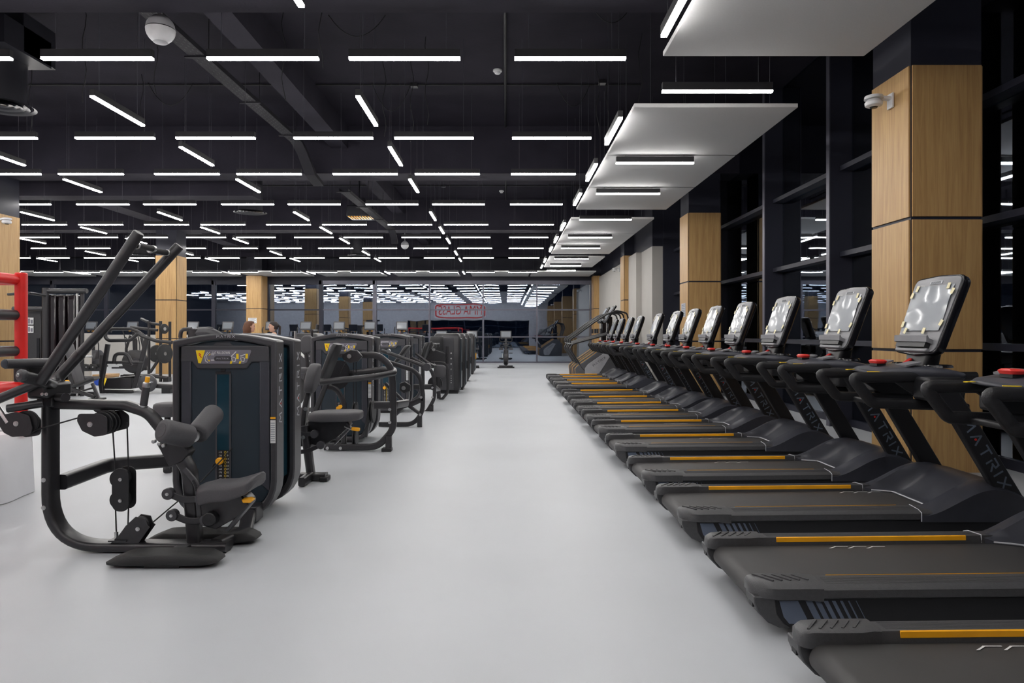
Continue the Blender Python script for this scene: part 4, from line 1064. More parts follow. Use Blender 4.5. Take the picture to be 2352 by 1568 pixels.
obj('adjuster_lever', MB().cbox((-1.39, 6.3, .47), (1, 0, -.15), (0, 1, 0), (.15, 0, 1), .075, .05, .03), 'orange', t, bevel=.008, label='orange adjuster lever')
bar(t, [(-1.50, 6.33, .49), (-1.44, 6.32, .465), (-1.41, 6.31, .47)], .008, 'lever_rod', 'silver', .02)
fbar(t, [(-1.92, 6.36, .30), (-1.90, 6.42, .62), (-1.86, 6.46, .86)], .05, .06, 'back_post')
fbar(t, [(-1.80, 6.0, .045), (-1.80, 6.30, .045)], .08, .06, 'floor_beam')
bar(t, [(-2.0, 6.1, .40), (-1.9, 6.5, .50), (-1.98, 6.8, .70), (-1.95, 6.85, 1.0)], .022, 'guard_rail')
obj('weight_disc', MB().lathe((-2.0, 6.55, .80), (1, 0, 0), [(0, .12), (.03, .12)], 28), 'frame', t)
pad(t, (-2.12, 6.7, .72), (1, 0, 0), (0, 1, 0), (0, 0, 1), .16, .22, .08, 'rear_pad')
for p in ((-1.84, 6.25, .66), (-1.93, 6.25, .55), (-1.86, 6.25, .40)): bolt(t, p, (0, -1, 0), .018)

# biceps curl (second tower)
Y2 = 8.42
t = thing('biceps_curl_machine', 'second weight machine along the aisle, its tower reading BICEPS CURL', 'gym machine', (-1.9, 8.4, 0))
tower(t, XL, XR, Y2, 'BICEPS CURL')
Yf = 7.85
A = lambda x, y, Y=Yf: at(x, y, Y)
fbar(t, [A(822, 815), A(868, 815), A(898, 840), A(902, 880), A(904, 985), A(868, 1026), A(745, 1026)], .075, .055, 'aisle_loop', f=.22)
fbar(t, [A(893, 1000), A(893, 1030)], .07, .09, 'foot_block', f=0)
obj('foot_pad', MB().box((A(878, 1030).x, Yf - .06, 0), (A(900, 1030).x, Yf + .06, .04)), 'black', t, bevel=.006)
bar(t, [A(733, 877, 7.3), A(860, 865, 7.5), A(905, 856, 7.75), A(905, 850, 7.9), A(880, 848, 8.1), A(770, 860, 8.3)], .034, 'press_arm', f=.05, up=(0, 0, 1))
pad(t, at(760, 830, 7.6), (.9, 0, -.35), (0, 1, 0), (.35, 0, .9), .075, .34, .42, 'arm_pad', .3, 'blackpad')
obj('pulley_guard', MB().prism([A(786, 815, 7.7), A(805, 803, 7.7), A(820, 805, 7.7), A(832, 818, 7.7), A(822, 830, 7.7), A(803, 834, 7.7), A(787, 825, 7.7)], (0, .05, 0)), 'frame', t, bevel=.008)
bolt(t, A(802, 818, 7.69), (0, -1, 0), .025)
fbar(t, [A(755, 870, 7.75), A(730, 930, 7.8), A(715, 975, 7.85)], .05, .07, 'incline_post')
fbar(t, [A(742, 885, 7.9), A(775, 893, 7.9), A(790, 925, 7.9), A(790, 1020, 7.9)], .06, .05, 'inner_loop', f=.15)
obj('weight_disc', MB().lathe(A(775, 860, 8.1), (1, -.6, 0), [(0, .17), (.04, .17)], 32), 'frame', t)
fbar(t, [A(860, 930), A(905, 930), A(935, 925, 8.3)], .085, .05, 'side_beam')
fbar(t, [A(840, 1000, 8.3), A(850, 935, 8.0)], .05, .05, 'rear_post')
for p in ((895, 940), (895, 970), (752, 1029), (782, 1029)): bolt(t, A(*p, Y=Yf - .035), (0, -1, 0), .018)
obj('pulley_wheel', MB().lathe(A(812, 940, 8.0), (1, 0, 0), [(0, .09), (.01, .09), (.02, .075), (.03, .09), (.04, .09)], 24), 'black', t)
obj('pulley_wheel', MB().lathe(A(812, 1005, 7.9), (1, 0, 0), [(0, .09), (.01, .09), (.02, .075), (.03, .09), (.04, .09)], 24), 'black', t)
obj('pulley_wheel', MB().lathe(A(850, 945, 8.0), (1, 0, 0), [(0, .13), (.01, .13), (.02, .11), (.03, .13), (.05, .13)], 24), 'black', t)
for a, b in (((812, 830), (812, 930)), ((818, 830), (818, 930)), ((795, 830), (780, 862)), ((830, 1000), (850, 965))):
    obj('cable', MB().tube([A(*a), A(*b)], .005, 6), 'wire', t)
obj('adjuster_knob', MB().lathe(A(783, 933, 7.85), (0, -1, 0), [(0, .018), (.03, .022)], 14), 'orange', t)
fbar(t, [A(700, 1020, 8.3), A(790, 1026, 7.9)], .08, .06, 'floor_beam')
obj('warning_triangle', MB().prism([A(731, 864, 7.5), A(737, 864, 7.5), A(734, 858, 7.5)], (0, -.003, 0)), 'yellow', t, smooth=0)
obj('pivot_plate', MB().prism([A(722, 850, 7.52), A(738, 850, 7.52), A(752, 870, 7.52), A(740, 885, 7.52), A(722, 888, 7.52)], (0, .03, 0)), 'frame', t, bevel=.01)

# shoulder press (third tower)
Y3 = 11.6
t = thing('shoulder_press_machine', 'third weight machine along the aisle, its tower reading SHOULDER PRESS', 'gym machine', (-1.9, 11.5, 0))
tower(t, XL, XR, Y3, 'SHOULDER PRESS')
B = lambda x, y, Y=9.9: at(x, y, Y)
fbar(t, [B(880, 828), B(950, 850), B(966, 868), B(971, 905), B(971, 945), B(950, 974), B(870, 974)], .065, .05, 'aisle_loop', f=.3)
fbar(t, [B(964, 955), B(964, 980)], .07, .09, 'foot_block', f=0)
fbar(t, [B(905, 937), B(950, 925), B(971, 915)], .08, .05, 'side_beam')
fbar(t, [B(905, 955), B(928, 930)], .06, .05, 'brace')
bar(t, [B(876, 805, 10.4), B(905, 815, 10.4), B(978, 842, 10.4)], .030, 'press_arm')
obj('arm_hub', MB().lathe(B(980, 843, 10.3), (0, 1, 0), [(0, .06), (.1, .06)], 20), 'frame2', t)
pad(t, B(925, 812, 10.8), (1, 0, 0), (0, 1, 0), (.55, 0, .8), .09, .3, .32, 'back_pad', .3, 'blackpad')
obj('pulley_guard', MB().prism([B(918, 880), B(930, 876), B(942, 884), B(942, 898), B(928, 904), B(917, 896)], (0, .05, 0)), 'frame', t, bevel=.008)
bolt(t, B(927, 891, 9.88), (0, -1, 0), .03)
obj('cable', MB().tube([B(931, 840, 10.3), B(930, 878, 10)], .006, 6), 'wire', t)
fbar(t, [B(885, 880), B(930, 925), B(965, 950)], .05, .05, 'diagonal_tube')
obj('silver_knob', MB().lathe(B(893, 806, 10.0), (0, -1, 0), [(0, .03), (.04, .03)], 16), 'silver', t)
for p in ((967, 912), (965, 952)): bolt(t, B(*p, Y=9.87), (0, -1, 0), .02)

# fourth station
t = thing('chest_press_machine', 'weight machine with a square side pad, beyond the shoulder press', 'gym machine', (-1.4, 12.2, 0))
C_ = lambda x, y, Y=11.9: at(x, y, Y)
fbar(t, [C_(945, 822), C_(965, 832), C_(993, 850), C_(998, 880), C_(998, 915), C_(978, 950), C_(948, 950)], .06, .05, 'aisle_loop', f=.3)
fbar(t, [C_(991, 930), C_(991, 953)], .07, .09, 'foot_block', f=0)
fbar(t, [C_(950, 888), C_(996, 888), C_(1006, 895, 12.4)], .09, .05, 'side_beam')
pad(t, C_(1010, 852, 12.4), (1, 0, -.1), (.1, 0, 1), (0, 1, 0), .22, .22, .08, 'side_pad', .25)
fbar(t, [C_(995, 835, 12.4), C_(1005, 848, 12.4)], .05, .05, 'pad_stem')
pad(t, C_(975, 810, 12.6), (1, 0, 0), (0, 1, 0), (.3, 0, .95), .09, .3, .4, 'back_pad', .3, 'blackpad')
bar(t, [C_(955, 812, 12.4), C_(985, 835, 12.3), C_(1000, 842, 12.2)], .03, 'press_arm')
for p in ((993, 890), (993, 912)): bolt(t, C_(*p, Y=11.87), (0, -1, 0), .02)
tower(t, XL, XR, 13.3, 'CHEST PRESS', detail=False)
t = thing('leg_curl_machine', 'fifth weight machine with yellow adjuster knob, before the side-on towers', 'gym machine', (-1.3, 14.2, 0))
D_ = lambda x, y, Y=14.0: at(x, y, Y)
fbar(t, [D_(990, 832), D_(1027, 832), D_(1029, 880), D_(1029, 900), D_(1012, 921), D_(985, 921)], .06, .05, 'aisle_loop', f=.25)
bar(t, [D_(1027, 795), D_(1027, 835)], .03, 'front_grip')
fbar(t, [D_(965, 792, 14.6), D_(1010, 792, 14.6)], .08, .07, 'top_beam')
pad(t, D_(992, 812, 14.3), (1, 0, -.4), (0, 1, 0), (.4, 0, 1), .07, .3, .45, 'thigh_pad', .3, 'blackpad')
obj('side_plate', MB().prism([D_(990, 800), D_(1025, 812), D_(1022, 828), D_(995, 835), D_(975, 830)], (0, .06, 0)), 'frame', t, bevel=.01)
bolt(t, D_(996, 803, 13.98), (0, -1, 0), .03)
obj('adjuster_knob', MB().lathe(D_(970, 826, 13.95), (0, -1, 0), [(0, .03), (.04, .035)], 16), 'yellow', t)
bar(t, [D_(975, 828), D_(992, 785)], .03, 'lever_arm')
obj('weight_drum', MB().lathe(D_(1000, 880, 14.2), (0, -1, 0), [(0, .15), (.08, .15)], 24), 'frame', t)
fbar(t, [D_(1005, 840), D_(1008, 915)], .08, .08, 'rear_post')
pad(t, D_(1003, 790, 15.0), (1, 0, 0), (0, 1, 0), (0, 0, 1), .3, .25, .35, 'head_rest', .3, 'blackpad')

# side-on towers down the aisle
def side_tower(y0, wd, label, x1=-1.04, orange=False):
    t = thing('cable_tower', label, 'gym machine', (x1 - .3, y0 + wd/2, 0))
    x0 = x1 - .60; H = 1.36
    def sec(z, g): return [V(((x0 + x1)/2 + a*(x1 - x0 - g), y0 + wd/2 + b*(wd - g), z)) for a, b in rrect(1, 1, .10, 4)]
    obj('shroud', MB().loft([sec(.03, .10), sec(.08, .03), sec(.20, 0), sec(H - .12, 0), sec(H - .03, .05), sec(H, .16)]), 'frame', t, smooth=50)
    obj('side_cover', MB().loft([[V((x1 - .02, y0 + .05 + (wd - .1)*(a + .5), .10 + (b + .5)*(H - .2))) for a, b in rrect(1, 1, .06)], [V((x1 + .02, y0 + .09 + (wd - .18)*(a + .5), .13 + (b + .5)*(H - .26))) for a, b in rrect(1, 1, .06)]]), 'panel', t, bevel=.01)
    obj('front_cover', MB().box((x0 + .05, y0 - .012, .08), (x1 - .14, y0 + .01, H - .1)), 'frame2', t, bevel=.01)
    obj('base_foot', MB().box((x0 + .05, y0 + .02, 0), (x1 - .05, y0 + wd - .02, .05)), 'black', t)
    for k in range(4):
        bolt(t, (x1 - .20, y0 - .012, .55 + .12*k), (0, -1, 0), .018); bolt(t, (x1 - .20, y0 - .012, .25 + .05*k), (0, -1, 0), .014)
    obj('pin_handle', MB().box((x1 + .02, y0 + .3, .5), (x1 + .05, y0 + .36, .7)), 'orange' if orange else 'black', t, bevel=.01)
side_tower(15.35, .55, 'first of the dark towers standing side-on along the aisle')
side_tower(16.35, .6, 'second of the dark towers standing side-on along the aisle', -.99)
side_tower(19.2, .6, 'third of the dark towers standing side-on along the aisle')
side_tower(22.6, .9, 'farthest side-on tower, with an orange pin handle', -1.06, True)

# ================================================================== STAIR CLIMBERS beyond the treadmills
def climber(label):
    t = thing('stair_climber', label, 'stair climber')
    # local: rear (entry) at x=0, towards +x; width in y +-.38
    for s in (-1, 1):
        sh = MB().prism([(0.02, s*.36, .02), (.0, s*.36, .30), (.06, s*.36, .36), (.75, s*.36, .86), (.95, s*.36, .86), (1.20, s*.36, .60), (1.15, s*.36, .02)], (0, -s*.05, 0))
        o = obj('side_shroud', sh, 'stepdark', t, bevel=.02, seg=3)
        ins = MB().prism([(x_ - .14, s*.361, z_) for x_, z_ in ((.42, .06), (.38, .14), (.38, .30), (.45, .40), (.82, .66), (1.0, .62), (.68, .10), (.62, .05))], (0, s*.012, 0))
        io = obj('pale_inset', ins, 'stepgrey', o, bevel=.02, seg=3, label='light grey inset panel')
        d = V((.80, 0, .56)).normalized()
        rd = d if s < 0 else -d
        lt_, dt_ = word_matrix((.58, s*.374, .47), rd, (0, s, 0), .045, .36, .16)
        obj('lettering', lt_, 'black', io, smooth=0)
        ed = MB().tube([(0.02, s*.335, .02), (.0, s*.335, .30), (.06, s*.335, .37), (.75, s*.335, .87)], .0045, 6, up=(0, 1, 0)); obj('orange_edge', ed, 'orange', o)
    for k in range(5):
        x = .05 + .20*k; z = .10 + .155*k
        so = obj('step', MB().box((x, -.30, z), (x + .24, .30, z + .03)), 'rubber', t, bevel=.005); obj('riser', MB().box((x + .22, -.30, z), (x + .24, .30, z + .17)), 'frame', t)
    obj('base', MB().box((.1, -.30, 0), (1.15, .30, .06)), 'black', t)
    for s in (-1, 1):
        y = s*.34
        bar(t, [(.42, y, .05), (.18, y, .30), (-.12, y, .78), (-.05, y, .90), (.85, y, 1.15), (.98, y, 1.20)], .022, 'handrail', 'frame', .08, up=(0, 1, 0))
        bar(t, [(-.10, y, .92), (-.12, y, 1.0), (.05, y, 1.12), (.45, y, 1.42), (.75, y, 1.62), (1.0, y, 1.72), (1.25, y, 1.66), (1.30, y, 1.45), (1.20, y, 1.05)], .020, 'upper_rail', 'frame', .1, up=(0, 1, 0))
        bar(t, [(-.10, y, .92), (-.05, y, .90)], .02, 'rail_joint', 'silver', 0)
        obj('sensor_grip', MB().cyl((.62, y, 1.16), (.62, y, 1.28), .03, n=12), 'frame', t)
    obj('mast', MB().cbox((.88, 0, 1.20), (1, 0, .0), (0, 1, 0), (.0, 0, 1), .12, .16, .75), 'gloss', t, bevel=.02)
    b0, b1 = V((.75, 0, 1.42)), V((1.02, 0, 1.86)); up = (b1 - b0).normalized(); n_ = V((-up.z, 0, up.x)); fx = V((0, 1, 0)); c = (b0 + b1)/2
    co = obj('console', MB().cbox(c, fx, up, n_, .46, .50, .06), 'gloss', t, bevel=.03, seg=3)
    obj('screen', MB().cbox(c + n_*.032 + up*.03, fx, up, n_, .40, .32, .004), 'film', co)
    obj('tablet_shelf', MB().cbox(c + n_*.055 - up*.21, fx, up, n_, .36, .04, .05), 'console', co)
    return t
cl = climber(''); ct = tree(cl)
for i, (x, y) in enumerate(((1.97, 20.0), (1.98, 21.3))):
    r = dup(cl, (x, y, 0), ['stair climber with grey side panel, just beyond the last treadmill', 'farther stair climber by the far window wall'][i], 'stair climbers past the treadmills', t=ct); r.scale = (1.2, 1, 1.17)
rmtree(cl)

# ================================================================== CARDIO ROW AT THE FAR WINDOWS
def bike():
    t = thing('exercise_bike', '', 'exercise bike')   # faces +Y, console towards the viewer's side at +y
    obj('rear_foot', MB().box((-.33, -.55, 0), (.33, -.46, .06)), 'black', t, bevel=.01)
    obj('front_foot', MB().box((-.28, .45, 0), (.28, .54, .06)), 'black', t, bevel=.01)
    obj('spine', MB().sweep([(0, -.52, .06), (0, 0, .10), (0, .5, .06)], rrect(.10, .09, .02), (1, 0, 0)), 'frame2', t)
    obj('drive_housing', MB().loft([[V((x, y*g, .42 + z*g)) for y, z in rrect(.75, .62, .28, 5)] for x, g in ((-.10, .85), (-.07, 1), (.07, 1), (.10, .85))]), 'frame', t, smooth=50)
    obj('seat_post', MB().sweep([(0, -.25, .3), (0, -.42, .88)], rrect(.06, .06, .015), (1, 0, 0)), 'frame2', t)
    obj('saddle', MB().loft([[V((a*w_*2, y, .93 + b*.07)) for a, b in rrect(1, 1, .3)] for y, w_ in ((-.56, .10), (-.50, .13), (-.40, .12), (-.28, .05), (-.2, .035))]), 'blackpad', t, smooth=60)
    obj('mast', MB().sweep([(0, .25, .3), (0, .42, 1.15)], rrect(.09, .09, .02), (1, 0, 0)), 'frame', t)
    for s in (-1, 1):
        obj('crank', MB().box((s*.12, -.04 + s*.12, .38), (s*.14, .0 + s*.12, .56)), 'silver', t); obj('pedal', MB().box((s*.13, -.09 + s*.12, .36 + (s > 0)*.2), (s*.27, .05 + s*.12, .39 + (s > 0)*.2)), 'black', t, bevel=.008)
        bar(t, [(0, .36, 1.02), (s*.16, .30, 1.02), (s*.24, .18, 1.05), (s*.25, .10, 1.20), (s*.20, .16, 1.22)], .018, 'handlebar', 'rubber', .06, up=(0, 0, 1))
        bar(t, [(0, .36, .85), (s*.20, .32, .80), (s*.22, .22, .9)], .018, 'lower_grip', 'rubber', .05, up=(0, 0, 1))
        obj('cup_tray', MB().box((s*.12, .25, .70), (s*.28, .42, .78)), 'orange' if 0 else 'frame2', t, bevel=.01)
    co = obj('console', MB().cbox((0, .40, 1.31), (1, 0, 0), (0, .25, 1), (0, -1, .25), .44, .32, .05), 'frame2', t, bevel=.02, seg=3)
    obj('screen', MB().cbox((0, .370, 1.325), (1, 0, 0), (0, .25, 1), (0, -1, .25), .37, .22, .004), 'film', co)
    return t
def elliptical():
    t = thing('elliptical_trainer', '', 'elliptical trainer')
    obj('base_frame', MB().box((-.30, -.8, 0), (.30, -.72, .06)).box((-.30, .7, 0), (.30, .78, .06)).box((-.05, -.75, .02), (.05, .75, .09)), 'frame', t, bevel=.01)
    obj('drive_housing', MB().loft([[V((x, .35 + y*g, .38 + z*g)) for y, z in rrect(.70, .62, .28, 5)] for x, g in ((-.22, .85), (-.17, 1), (.17, 1), (.22, .85))]), 'frame2', t, smooth=50)
    obj('mast', MB().sweep([(0, .30, .5), (0, .22, 1.45)], rrect(.11, .10, .03), (1, 0, 0)), 'frame', t)
    for s in (-1, 1):
        bar(t, [(s*.28, .15, .35), (s*.28, .15, .9), (s*.27, .05, 1.25), (s*.27, -.10, 1.5), (s*.25, -.06, 1.62)], .02, 'swing_arm', 'frame', .08, up=(1, 0, 0))
        obj('pedal_arm', MB().sweep([(s*.20, .4, .35 + s*.05), (s*.20, -.65, .18)], rrect(.05, .05, .012), (1, 0, 0)), 'frame', t)
        obj('pedal', MB().box((s*.12, -.55, .24), (s*.28, -.20, .28)), 'rubber', t, bevel=.01)
        bar(t, [(0, .2, 1.1), (s*.18, .12, 1.12), (s*.20, .0, 1.2)], .018, 'fixed_grip', 'rubber', .05, up=(0, 0, 1))
    co = obj('console', MB().cbox((0, .14, 1.66), (1, 0, 0), (0, .25, 1), (0, -1, .25), .45, .36, .05), 'frame2', t, bevel=.02, seg=3)
    obj('screen', MB().cbox((0, .110, 1.675), (1, 0, 0), (0, .25, 1), (0, -1, .25), .38, .25, .004), 'film', co)
    obj('orange_buttons', MB().box((-.13, .10, 1.445), (-.05, .12, 1.465)).box((.05, .10, 1.445), (.13, .12, 1.465)), 'orange', co)
    return t
bk = bike(); bt = tree(bk); el = elliptical(); et = tree(el)
FY = 27.2
for i, x in enumerate((1162, 1083, 1012)):
    dup(bk, ((x - CX)*FY/FPX, FY, 0), ['exercise bike standing alone in the aisle end', 'exercise bike half hidden by the last side-on tower', 'exercise bike left of the side-on towers'][i], 'exercise bikes at the far windows', t=bt)
for i, x in enumerate((922, 848, 777, 700, 620, 520, 440, 300, 205)):
    dup(el, ((x - CX)*FY/FPX, FY, 0), 'elliptical trainer before the far windows, %s from the right' % ordinal(i+1), 'elliptical trainers at the far windows', t=et)
rmtree(bk); rmtree(el)

# ================================================================== LEFT HALL
# boxing ring corner
t = thing('boxing_ring', 'boxing ring corner with red padded post at the left edge', 'boxing ring', (-6.5, 3.3, 0))
RX, RY = -4.05, 5.83
mb = MB(); mb.box((-9.2, .8, .46), (RX - .03, RY - .03, .52)); obj('canvas', mb, 'cloth', t)
# apron cloth with soft folds
def apron(a, b, out, n=60):
    a, b, out = V(a), V(b), V(out); vs = []; fs = []
    for i in range(n + 1):
        s = i/n; p = a.lerp(b, s)
        for j, z in enumerate((.53, .50, .35, .18, .005)):
            q = .012*j*math.sin(i*.9 + math.sin(i*.37)*2) + (.0 if j < 1 else .015 + .012*j)
            vs.append(V((p.x, p.y, z)) + out*q)
    for i in range(n):
        for j in range(4): fs.append((i*5+j, i*5+j+1, (i+1)*5+j+1, (i+1)*5+j))
    mb = MB(); mb.add(vs, fs); return mb
obj('apron', apron((RX - .03, .8, 0), (RX - .03, RY, 0), (1, 0, 0)), 'cloth', t, smooth=80); obj('apron', apron((RX, RY - .03, 0), (-9.2, RY - .03, 0), (0, 1, 0)), 'cloth', t, smooth=80)
obj('platform', MB().box((-9.15, .85, 0), (RX - .08, RY - .08, .46)), 'black', t)
for (px, py) in ((-4.065, 5.72), (-8.9, 5.72), (-4.065, 1.05), (-8.9, 1.05)):
    sec = [(V((px + a, py + b, 0))) for a, b in rrect(.085, .085, .032)]
    obj('corner_post', MB().loft([[p + V((0, 0, z)) for p in sec] for z in (.50, 1.86)]), 'redpad' , t, bevel=.01, label='red padded corner post')
for z, m_, r_ in ((1.80, 'redpad', .045), (1.505, 'blackpad', .043), (1.205, 'blackpad', .043), (.905, 'redpad', .045)):
    for p, q in (((-4.11, 5.72, z), (-8.85, 5.72, z)), ((-4.09, 5.68, z), (-4.09, 1.1, z)), ((-8.9, 5.7, z), (-8.9, 1.1, z)), ((-4.11, 1.05, z), (-8.85, 1.05, z))):
        obj('padded_rope', MB().cyl(p, q, r_, n=18), m_, t, smooth=60)

# functional trainer with smoked covers
FT = 14.65
t = thing('cable_crossover_rack', 'tall black rack with smoked covers behind the boxing ring', 'gym machine', (-9.6, FT, 0))
F_ = lambda x, y, Y=FT: at(x, y, Y)
bar(t, [(F_(105, 0).x, FT, 0), (F_(105, 0).x, FT, 2.33)], .07, 'corner_post', f=0)
bar(t, [F_(105, 668), F_(200, 668)], .05, 'top_beam', f=0)
fbar(t, [F_(20, 676, 13.8), F_(60, 672, 13.8), F_(104, 678)], .05, .09, 'left_arm', f=.3)
bar(t, [F_(30, 709), F_(104, 709)], .05, 'middle_arm', f=0)
for xa, xb in ((107, 126), (131, 147), (152, 170)):
    obj('smoked_cover', MB().box((F_(xa, 0).x, FT + .02, .05), (F_(xb, 0).x, FT + .30, F_(0, 676).z)), 'smoked', t, bevel=.03, seg=3)
bar(t, [(F_(174, 0).x, FT + .05, 0), (F_(174, 0).x, FT + .05, F_(0, 672).z)], .025, 'guide_rod', 'silver', 0)
bar(t, [(F_(182, 0).x, FT + .1, 0), (F_(182, 0).x, FT + .1, F_(0, 672).z)], .04, 'rear_post', f=0)
fbar(t, [(F_(100, 0).x, FT + .3, .04), (F_(200, 0).x, FT + .3, .04)], .08, .10, 'floor_beam')
fbar(t, [(F_(105, 0).x, FT, .04), (F_(105, 0).x, FT + .5, .04)], .08, .10, 'floor_beam', up=(0, 0, 1))
t = thing('weight_stack_cabinet', 'dark cabinet with exercise placards beside the boxing ring post', 'gym machine', (-10.3, 14.9, 0))
c0, c1 = at(62, 705, 14.9), at(95, 705, 14.9)
obj('cabinet', MB().box((c0.x, 14.9, .03), (c1.x, 15.4, c0.z)), 'frame', t, bevel=.03)
obj('cabinet_base', MB().box((c0.x + .03, 14.95, 0), (c1.x - .03, 15.35, .05)), 'black', t)
for z0, z1 in ((1.55, 1.70), (1.37, 1.52), (.62, .74)):
    po = obj('placard', MB().box((c0.x + .02, 14.885, z0), (c0.x + .15, 14.895, z1)), 'white', t)
    obj('placard_print', MB().box((c0.x + .035, 14.882, z0 + .02), (c0.x + .075, 14.884, z1 - .02)).box((c0.x + .09, 14.882, z0 + .02), (c0.x + .135, 14.884, z1 - .05)), 'plate', po)
obj('window_slot', MB().box((c0.x + .22, 14.885, .5), (c0.x + .28, 14.895, 1.25)), 'gloss', t)
# low grey partition seen between
struct('partition', MB().box((at(80, 0, 19).x, 19.0, 0), (at(205, 0, 19).x, 19.12, 1.35-(765-766)*19/1568)), 'plaster', smooth=0)

# incline bench
t = thing('incline_bench', 'adjustable incline bench with charcoal pads behind the lat machine', 'weight bench', (-8.6, 14.0, 0))
G = lambda x, y, Y=13.9: at(x, y, Y)
a_, b_ = G(155, 785), G(184, 880); d_ = (a_ - b_)
pad(t, (a_ + b_)/2, (d_.z, 0, -d_.x), (0, 1, 0), d_, .09, .28, d_.length, 'back_pad', .3)
a_, b_ = G(172, 888), G(222, 868); d_ = (b_ - a_)
pad(t, (a_ + b_)/2 + V((0, 0, .01)), (d_.z, 0, -d_.x), (0, 1, 0), d_, .07, .28, d_.length, 'seat', .3, 'blackpad')
fbar(t, [G(120, 905), G(150, 893), G(170, 895), G(218, 912)], .07, .06, 'main_beam', f=.3)
fbar(t, [G(212, 880), G(228, 918)], .06, .06, 'front_leg', f=0)
obj('front_foot', MB().box((G(212, 0).x, 13.75, 0), (G(235, 0).x, 14.05, .04)), 'black', t, bevel=.01)
bar(t, [G(110, 905, 14.3), G(170, 903, 14.3), G(215, 890, 14.1)], .02, 'rear_tube', f=.05)
obj('rear_foot', MB().box((G(112, 0).x, 13.7, 0), (G(120, 0).x, 14.2, .12)), 'black', t, bevel=.01)
obj('adjuster_knob', MB().lathe(G(156, 876, 13.7), (0, -1, 0), [(0, .035), (.05, .035), (.07, .02)], 14), 'orange', t)
fbar(t, [G(160, 900), G(178, 872)], .04, .04, 'strut', f=0)

# sled-style performance trainer
t = thing('push_sled_treadmill', 'curved-frame push treadmill with round disc cover, left of the first tower', 'treadmill', (-8.5, 15.8, 0))
Hh = lambda x, y, Y=15.5: at(x, y, Y)
fbar(t, [Hh(248, 790), Hh(238, 850), Hh(232, 880), Hh(236, 905)], .10, .08, 'front_post', f=.3)
fbar(t, [Hh(338, 775), Hh(325, 830), Hh(308, 890)], .10, .06, 'middle_post', f=.2)
bar(t, [Hh(242, 760), Hh(242, 775), Hh(250, 782), Hh(300, 781), Hh(318, 765), Hh(326, 772), Hh(360, 783), Hh(395, 786)], .04, 'near_handle', f=.12)
bar(t, [Hh(252, 762, 16.3), Hh(255, 755, 16.3), Hh(300, 755, 16.3), Hh(318, 762, 16.2), Hh(335, 775, 16)], .04, 'far_handle', f=.12)
bar(t, [Hh(262, 835), Hh(264, 812), Hh(292, 812), Hh(304, 838)], .04, 'low_handle', f=.15); bar(t, [Hh(245, 832), Hh(330, 832)], .035, 'cross_tube', f=0)
obj('deck', MB().prism([Hh(245, 868), Hh(300, 866), Hh(302, 893), Hh(236, 893)], (0, .75, 0)), 'frame', t, bevel=.02)
obj('belt_surface', MB().prism([Hh(268, 866), Hh(310, 864), Hh(340, 861, 15.6), Hh(300, 862, 15.8)], (0, .6, 0)), 'belt', t)
bar(t, [Hh(238, 898), Hh(305, 900)], .04, 'base_tube', f=0)
for x in (238, 247, 302): bar(t, [Hh(x, 896), V((Hh(x, 896).x, 15.5, 0))], .03, 'foot', f=0)
dc = obj('disc_cover', MB().lathe(Hh(340, 880, 15.4), (0.1, -1, 0), [(0, .20), (.05, .20), (.08, .14), (.085, .05)], 28), 'frame2', t)
lt_, dt_ = word_matrix(Hh(341, 877, 15.29), (1, .1, 0), (.1, -1, 0), .035, .20, .15); obj('lettering', lt_, 'letter2', dc, smooth=0)
fbar(t, [Hh(345, 885), Hh(400, 888)], .10, .16, 'rear_beam', f=0)
obj('rear_support', MB().box((Hh(375, 0).x, 15.42, 0), (Hh(395, 0).x, 15.58, .13)), 'black', t)

# squat rack with plates and dumbbells
t = thing('squat_rack', 'black half rack with weight plates before the second left oak column', 'squat rack', (-9.6, 19.0, 0))
K = lambda x, y, Y=19.2: at(x, y, Y)
for x, yy in ((342, 19.2), (369, 19.2), (350, 20.2)):
    bar(t, [(K(x, 0).x, yy, 0), (K(x, 0).x, yy, K(0, 737).z)], .04, 'upright_post', f=0)
bar(t, [K(325, 732, 20.0), K(345, 742), K(368, 745)], .04, 'top_bar', f=.0); bar(t, [K(300, 751), K(362, 758)], .04, 'cross_bar', f=0)
bar(t, [K(342, 862), K(385, 868)], .05, 'base_bar', f=0); bar(t, [K(345, 855), K(365, 825)], .04, 'brace', f=0)
obj('base_foot', MB().box((K(378, 0).x, 19.1, 0), (K(390, 0).x, 19.3, .12)), 'black', t)
for i, (x, y, yy, r, lab) in enumerate(((375, 755, 19.1, .14, 'small weight plate high on the rack before the oak column'), (376, 812, 19.0, .27, 'large weight plate on the rack before the oak column'), (357, 812, 19.75, .25, 'large weight plate on the inner side of the rack'))):
    c = K(x, y, yy); p = thing('weight_plate', lab, 'weight plate', c, 'plates on the rack')
    obj('rubber_disc', MB().lathe(c, (1, -.35, 0), [(0, r*.9), (.008, r), (.05, r), (.058, r*.9)], 28), 'rubber', p); obj('hub', MB().lathe(c - V((.004, 0, 0)), (1, -.35, 0), [(0, .05), (.066, .05)], 16), 'silver', p)
bar(t, [K(369, 812, 19.2), K(375, 812, 19.05)], .02, 'plate_peg', 'silver', 0); bar(t, [K(369, 755, 19.2), K(374.5, 755, 19.12)], .02, 'plate_peg', 'silver', 0)

